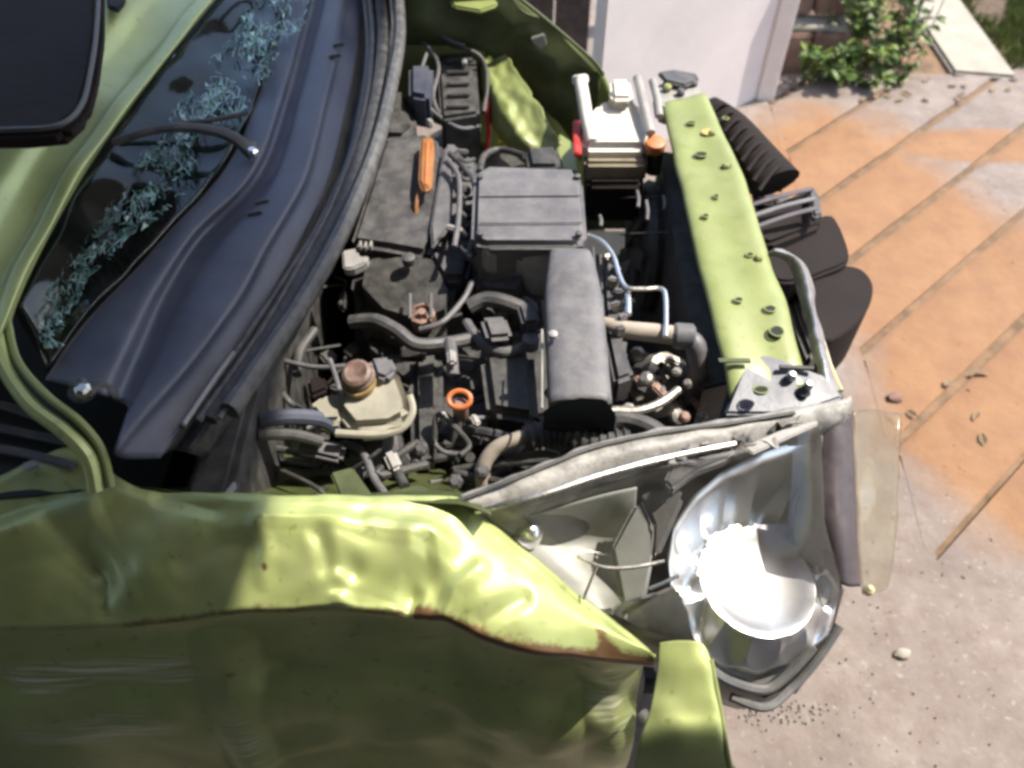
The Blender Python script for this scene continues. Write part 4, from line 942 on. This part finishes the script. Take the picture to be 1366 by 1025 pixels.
part(MB().prism(pts(.83, (878, 96), (900, 92), (930, 98), (934, 106), (912, 112), (888, 108)), .012, .004, jit=.003), 'bent_bracket', CHAR)

# ---- far headlamp ribs, grille bars, bumper
fh = part(MB().tube([at(945, 140, .78), at(975, 165, .77), at(1005, 205, .75), at(1035, 245, .73)], [.028, .060], 14, 6, flat=.6), 'far_headlamp_duct', BROWNBLK)
for i in range(9):
    t = i / 8
    a = at(950 + 62 * t, 150 + 105 * t, .80 - .02 * t); c = at(975 + 72 * t - 4, 142 + 78 * t, .79 - .03 * t)
    MB().tube([a, a.lerp(c, .5) + Vector((0, 0, .012)), c], .0045, 8, 4).build('rib', BROWNBLK, fh)
MB().lathe(at(1022, 222, .72), (.7, 0, .6), [(.03, -.02), (.045, 0), (.042, .02), (.02, .03)], 18).build('duct_cap', BROWNBLK, fh)
gb = part(MB().prism(pts(.73, (1000, 285, .73), (1078, 250, .70), (1092, 258, .70), (1096, 300, .67), (1030, 325, .71), (1010, 318, .72)), .05, .008, 2), 'grille', BROWNBLK)
for i in range(3):
    MB().tube([at(1000 + i * 5, 274 + i * 14, .745), at(1040 + i * 5, 262 + i * 13, .74), at(1084 + i * 2, 252 + i * 13, .725)], .0055, 8, 4, flat=.6).build('grille_bar', PURP if i != 1 else GREY, gb)
MB().prism(pts(.72, (1076, 250), (1092, 254), (1098, 285), (1086, 290)), .02, .005).build('grille_end', CHAR, gb)
# front bumper hanging ahead
b = MB(); b.prism(crom(pts(.66, (1020, 330, .68), (1060, 300, .67), (1108, 286, .64), (1128, 318, .64), (1132, 348, .63), (1100, 364, .64), (1070, 374, .65), (1035, 372, .67), (1020, 330, .68)), 4)[:-1], .12, .016, 4)
bp = part(b, 'bumper_lump', BROWNBLK, label='broken black front bumper piece', smooth=60)
MB().prism(crom(pts(.62, (1068, 364, .64), (1110, 354, .62), (1146, 358, .60), (1164, 378, .60), (1160, 408, .60), (1140, 434, .60), (1110, 454, .61), (1096, 448, .62), (1085, 420, .63), (1068, 364, .64)), 4)[:-1], .14, .016, 4).build('fog_lamp_pod', BROWNBLK, bp)
b = MB(); b.prism(pts(.60, (1040, 360), (1070, 368), (1092, 430), (1100, 460), (1080, 480), (1060, 430)), .20, .01, 2); part(b, 'bumper_beam', BLACK)
b = MB(); b.prism(pts(.45, (1010, 240), (1085, 300), (1120, 360), (1120, 430), (1095, 470), (1060, 420)), .25, .01, 2); part(b, 'lower_grille', VOID)
# crumpled silver strip
fo = [[at(1024, 338, .80), at(1048, 348, .79), at(1062, 380, .77), at(1072, 420, .76), at(1084, 470, .77), at(1096, 525, .78)],
      [at(1034, 332, .83), at(1062, 346, .82), at(1076, 380, .80), at(1084, 420, .79), at(1096, 470, .79), at(1108, 525, .79)],
      [at(1046, 334, .80), at(1074, 356, .77), at(1084, 388, .76), at(1090, 425, .76), at(1104, 470, .76), at(1118, 522, .77)]]
b = sheet(fo, 12, 8, lambda p, u, v: nz3(p, 26, .004)); part(b, 'crumpled_trim', FOIL, thick=.002, smooth=25)
b = MB(); b.tube(pts(.77, (1098, 458), (1108, 490), (1122, 522)), .004, 8, 4); part(b, 'trim_edge', YCLEAR)
part(MB().prism(pts(.74, (1100, 500), (1122, 512), (1130, 530), (1108, 536)), .03, .006, jit=.003), 'trim_clip', CHAR)

for i in range(22):
    px = rnd.uniform(975, 1110); py = 170 + (px - 975) * 1.75 + rnd.uniform(-40, 40)
    if py > 440: py = rnd.uniform(330, 440)
    p = at(px, py, rnd.uniform(.58, .66)); a = rnd.uniform(0, 6.28)
    P_ = [p + Vector((math.cos(a + k * 1.257 + rnd.uniform(-.3, .3)), math.sin(a + k * 1.257 + rnd.uniform(-.3, .3)), rnd.uniform(-.3, .3))) * rnd.uniform(.018, .045) for k in range(5)]
    part(MB().prism(P_, .012, .003), 'plastic_shard', (BROWNBLK, BLACK, BROWNBLK, PURP)[i % 4])

# ---- triangular cover plate by headlamp
tp = part(MB().prism(pts(.80, (966, 552, .79), (985, 512, .805), (1000, 472, .81), (1030, 470, .81), (1058, 486, .81), (1100, 500, .80), (1126, 530, .79), (1060, 552, .79)), .012, .004, 2), 'lamp_cover_plate', COWL)
MB().tube(pts(.815, (1040, 490), (1085, 492)), .004, 8, 2).build('rib', BLACK, tp)
for (x, y) in ((1056, 502), (1078, 514)): MB().lathe(at(x, y, .812), (0, -.2, 1), [(.008, -.004), (.008, .005), (.004, .008)], 6).build('bolt', BRIGHT, tp)
MB().lathe(at(1072, 524, .80), (0, 0, 1), [(.010, 0), (.010, .002)], 12).build('slot', VOID, tp)

# ---- headlamp
hl = MB()
tr_t = [(612, 662, .82), (700, 628, .825), (790, 592, .825), (880, 572, .82), (970, 560, .815), (1060, 545, .81), (1134, 530, .80)]
tr_m = [(622, 674, .825), (705, 648, .832), (795, 612, .832), (885, 592, .83), (975, 575, .822), (1062, 556, .815), (1136, 540, .80)]
tr_b = [(634, 690, .80), (710, 672, .81), (800, 642, .81), (890, 618, .805), (980, 600, .80), (1060, 578, .80), (1130, 556, .79)]
head = part(sheet([dn([at(*q) for q in tr_t], .04), [at(*q) for q in tr_t], [at(*q) for q in tr_m], [at(*q) for q in tr_b], dn([at(*q) for q in tr_b], .03)], 12, 5, lambda p, u, v: nz3(p, 30, .0035)), 'headlamp', RAILG, thick=.003, label='near headlamp with its upper rail torn and lens open', smooth=35)
MB().tube([at(q[0], q[1] - 8, q[2] + .018) for q in tr_b[:5]] , .0045, 8, 6).build('bright_trim', BRIGHT, head)
MB().tube([at(q[0], q[1] + 6, q[2] + .012) for q in tr_t[:6]], .003, 8, 6).build('rail_groove', BLACK, head)
# torn ragged bits along the rail
for i in range(26):
    px = rnd.uniform(880, 1070); py = 612 - (px - 880) * .22 + rnd.uniform(-12, 14)
    p = at(px, py, rnd.uniform(.80, .825)); q = [p + Vector((rnd.uniform(-.02, .02), rnd.uniform(-.014, .014), rnd.uniform(-.006, .01))) for _ in range(4)]
    MB().add([p] + q, [(0, 1, 2), (0, 2, 3), (0, 3, 4), (0, 4, 1)]).build('plastic_shard', (LGREY, GREY, CHAR, LGREY)[i % 4], head, smooth=0)
MB().prism(pts(.82, (992, 596), (1040, 574), (1090, 560), (1092, 566), (1040, 590), (1004, 606)), .006, .002).build('rail_splinter', LGREY, head)
MB().prism(pts(.81, (885, 640), (900, 616), (960, 592), (990, 596), (975, 612), (930, 630), (895, 652)), .02, .004, jit=.003).build('torn_bracket', CHAR, head)
# housing bowl below lens
out_ = [(640, 695, .79), (720, 676, .80), (800, 650, .80), (890, 626, .80), (985, 606, .795), (1060, 585, .79), (1095, 575, .785), (1100, 700, .72), (1125, 790, .62), (1108, 850, .56), (1062, 912, .52), (1020, 932, .51), (965, 915, .53), (935, 880, .58), (890, 850, .63), (820, 830, .67), (760, 790, .70), (700, 742, .74)]
O_ = [at(*q) for q in out_]
cO = sum(O_, Vector()) / len(O_)
def ring(k, dz): return [cO.lerp(p, k) + Vector((0, 0, dz)) for p in O_]
def loft(rings, close=True):
    V = []; F = []; n = len(rings[0])
    for r in rings: V += r
    for i in range(len(rings) - 1):
        for k in range(n): a = i * n + k; b_ = i * n + (k + 1) % n; F.append((a, b_, b_ + n, a + n))
    if close: F.append(tuple((len(rings) - 1) * n + k for k in range(n)))
    return MB().add(V, F)
loft([dn(O_, -.002), dn(O_, .02), [p + Vector((0, 0, -.06)) for p in ring(.97, 0)], ring(.85, -.13), ring(.5, -.17)]).build('lamp_housing', LAMPGREY, head, smooth=60)
# inner chambers
ch1 = sheet([pts(.77, (648, 700, .775), (720, 684, .785), (800, 662, .785), (850, 650, .78)),
             pts(.72, (668, 715, .74), (730, 715, .71), (800, 710, .70), (846, 705, .73)),
             pts(.71, (700, 745, .73), (745, 750, .69), (800, 752, .685), (842, 750, .71)),
             pts(.70, (745, 782, .705), (780, 788, .68), (815, 792, .675), (838, 792, .68)),
             pts(.69, (775, 802, .69), (800, 815, .67), (820, 822, .66), (836, 828, .66))], 10, 8)
ch1.build('indicator_reflector', SATIN, head, thick=.002, smooth=70)
MB().lathe(at(705, 712, .735), (.2, -.1, 1), [(.020, -.01), (.020, .005), (.014, .018), (.005, .024)], 16).build('indicator_bulb', CHROME, head)
MB().prism(pts(.74, (815, 730, .73), (850, 665, .775), (868, 700, .76), (872, 745, .72), (862, 800, .68), (830, 810, .67)), .02, .006, 2).build('divider', SATIN, head)
MB().prism(pts(.76, (852, 660, .775), (900, 640, .785), (915, 660, .77), (880, 740, .72), (868, 742, .72), (872, 700, .74)), .02, .006, 2).build('inner_bezel', LAMPGREY, head)
MB().tube(pts(.74, (770, 742, .765), (805, 757, .765), (845, 757, .765), (886, 749, .765)), .0028, 6, 5).build('lens_seam', BRIGHT, head)
MB().tube(pts(.70, (778, 800, .74), (788, 775, .75), (797, 752, .76)), .0022, 6, 4).build('lens_seam', BRIGHT, head)
MB().tube(pts(.71, (866, 786, .715), (885, 778, .72), (905, 768, .725)), .003, 6, 4).build('lens_seam', BRIGHT, head)
MB().prism(pts(.69, (810, 822, .67), (830, 795, .68), (870, 790, .69), (905, 775, .70), (920, 820, .66), (932, 860, .61), (900, 862, .61), (860, 850, .63)), .03, .008, 3).build('lower_bezel', LAMPGREY, head)
# main reflector: one mirrored shell, petals fanned round a shallow bowl
RO = [at(*q) for q in ((890, 745, .70), (898, 700, .735), (925, 662, .76), (965, 628, .775), (1012, 606, .785), (1062, 588, .775), (1096, 586, .755), (1100, 660, .70), (1104, 735, .66), (1120, 790, .615), (1106, 845, .575), (1062, 885, .555), (1010, 900, .555), (955, 886, .575), (918, 850, .61), (896, 800, .655))]
bc = at(1006, 782, .615); NP = 13; SEG = NP * 8
def rad_hit(a):
    d = Vector((math.cos(a), math.sin(a))); best = None
    for a_, b_ in zip(RO, RO[1:] + RO[:1]):
        e = Vector((b_.x - a_.x, b_.y - a_.y)); q = Vector((a_.x - bc.x, a_.y - bc.y)); den = d.x * e.y - d.y * e.x
        if abs(den) < 1e-9: continue
        t = (q.x * e.y - q.y * e.x) / den; f_ = (q.x * d.y - q.y * d.x) / den
        if t > 0 and 0 <= f_ <= 1: best = (t, a_.z + (b_.z - a_.z) * f_)
    return d, best
Vb = []; Fb = []
RR = [.012, .03, .05, .066, .080, .0801] + [0] * 8
for i_ in range(len(RR)):
    for k in range(SEG):
        a = 2 * math.pi * k / SEG + .12; d, (t, zo) = rad_hit(a)
        ph = (k % 8) / 8; sc = abs(math.sin(math.pi * ph))
        lip = min(.086, t * .8)
        if i_ < 6:
            r = RR[i_] / .08 * lip; z = bc.z + .017 * (r / .08) ** 2 + .10 * (bc.z * 0 + d.x * -r) * 1.0 + .08 * d.y * r
        else:
            f_ = (i_ - 5) / 8; r = lip + (t - lip) * f_
            z0 = bc.z + .017 * (lip / .08) ** 2 - .10 * d.x * lip + .08 * d.y * lip
            z = z0 + (zo - z0) * f_ ** 1.4 - .020 * sc * math.sin(math.pi * f_)
        Vb.append(Vector((bc.x + d.x * r, bc.y + d.y * r, z)))
for i_ in range(len(RR) - 1):
    for k in range(SEG):
        a = i_ * SEG + k; c_ = i_ * SEG + (k + 1) % SEG; Fb.append((a, c_, c_ + SEG, a + SEG))
Fb.append(tuple(range(SEG)))
MB().add(Vb, Fb).build('main_reflector', CHROME, head, thick=.0015, smooth=24)
MB().prism(pts(.66, (1086, 740, .64), (1104, 710, .66), (1122, 770, .62), (1112, 830, .58), (1070, 880, .55), (1060, 870, .56), (1095, 810, .61)), .01, .004, 3).build('side_reflector', SATIN, head)
MB().prism(pts(.56, (940, 880, .585), (985, 888, .56), (1040, 878, .555), (1062, 872, .56), (1050, 905, .53), (1018, 925, .52), (968, 912, .535)), .01, .004, 3).build('lower_reflector', SATIN, head)
MB().tube(pts(.55, (938, 886, .595), (970, 908, .56), (1018, 920, .54), (1050, 900, .55), (1085, 862, .58)), .008, 8, 6).build('lower_rim', LAMPGREY, head)
MB().tube(pts(.54, (975, 930, .53), (1020, 944, .52), (1056, 918, .52), (1090, 880, .54), (1120, 835, .57)), .007, 8, 6).build('lens_edge', LAMPGREY, head)
# smoked side wall
b = sheet([[at(1098, 572, .77), at(1096, 640, .73), at(1096, 700, .695), at(1102, 755, .65)],
           [at(1116, 560, .78), at(1116, 640, .735), at(1119, 710, .70), at(1124, 780, .645)],
           [at(1134, 552, .77), at(1138, 640, .72), at(1141, 710, .68), at(1146, 782, .63)]], 8, 5)
b.build('smoked_side', PURP, head, thick=.003)
# yellowed lens edge plate
b = sheet([[at(1135, 546, .765), at(1139, 640, .715), at(1143, 720, .67), at(1150, 792, .62)],
           [at(1168, 548, .72), at(1174, 640, .68), at(1176, 720, .64), at(1172, 788, .60)],
           [at(1202, 552, .68), at(1196, 640, .65), at(1192, 720, .62), at(1182, 782, .59)]], 8, 5, lambda p, u, v: nz3(p, 20, .004))
# clear lens shard over the lamp
LE = glass_mat('yellow_lens', (.86, .85, .78), .12)
b.build('lens_side', LE, head, thick=.003)
MB().lathe(at(1160, 786, .62), (0, 0, 1), [(.007, -.01), (.008, 0), (.003, .006)], 10).build('lens_tab', YCLEAR, head)
dome = [dn(O_, -.004), [cO.lerp(p, .92) + Vector((0, 0, .035)) for p in O_], [cO.lerp(p, .6) + Vector((0, 0, .062)) for p in O_], [cO.lerp(p, .25) + Vector((0, 0, .070)) for p in O_]]
loft(dome).build('lens', LENS, head, smooth=80)
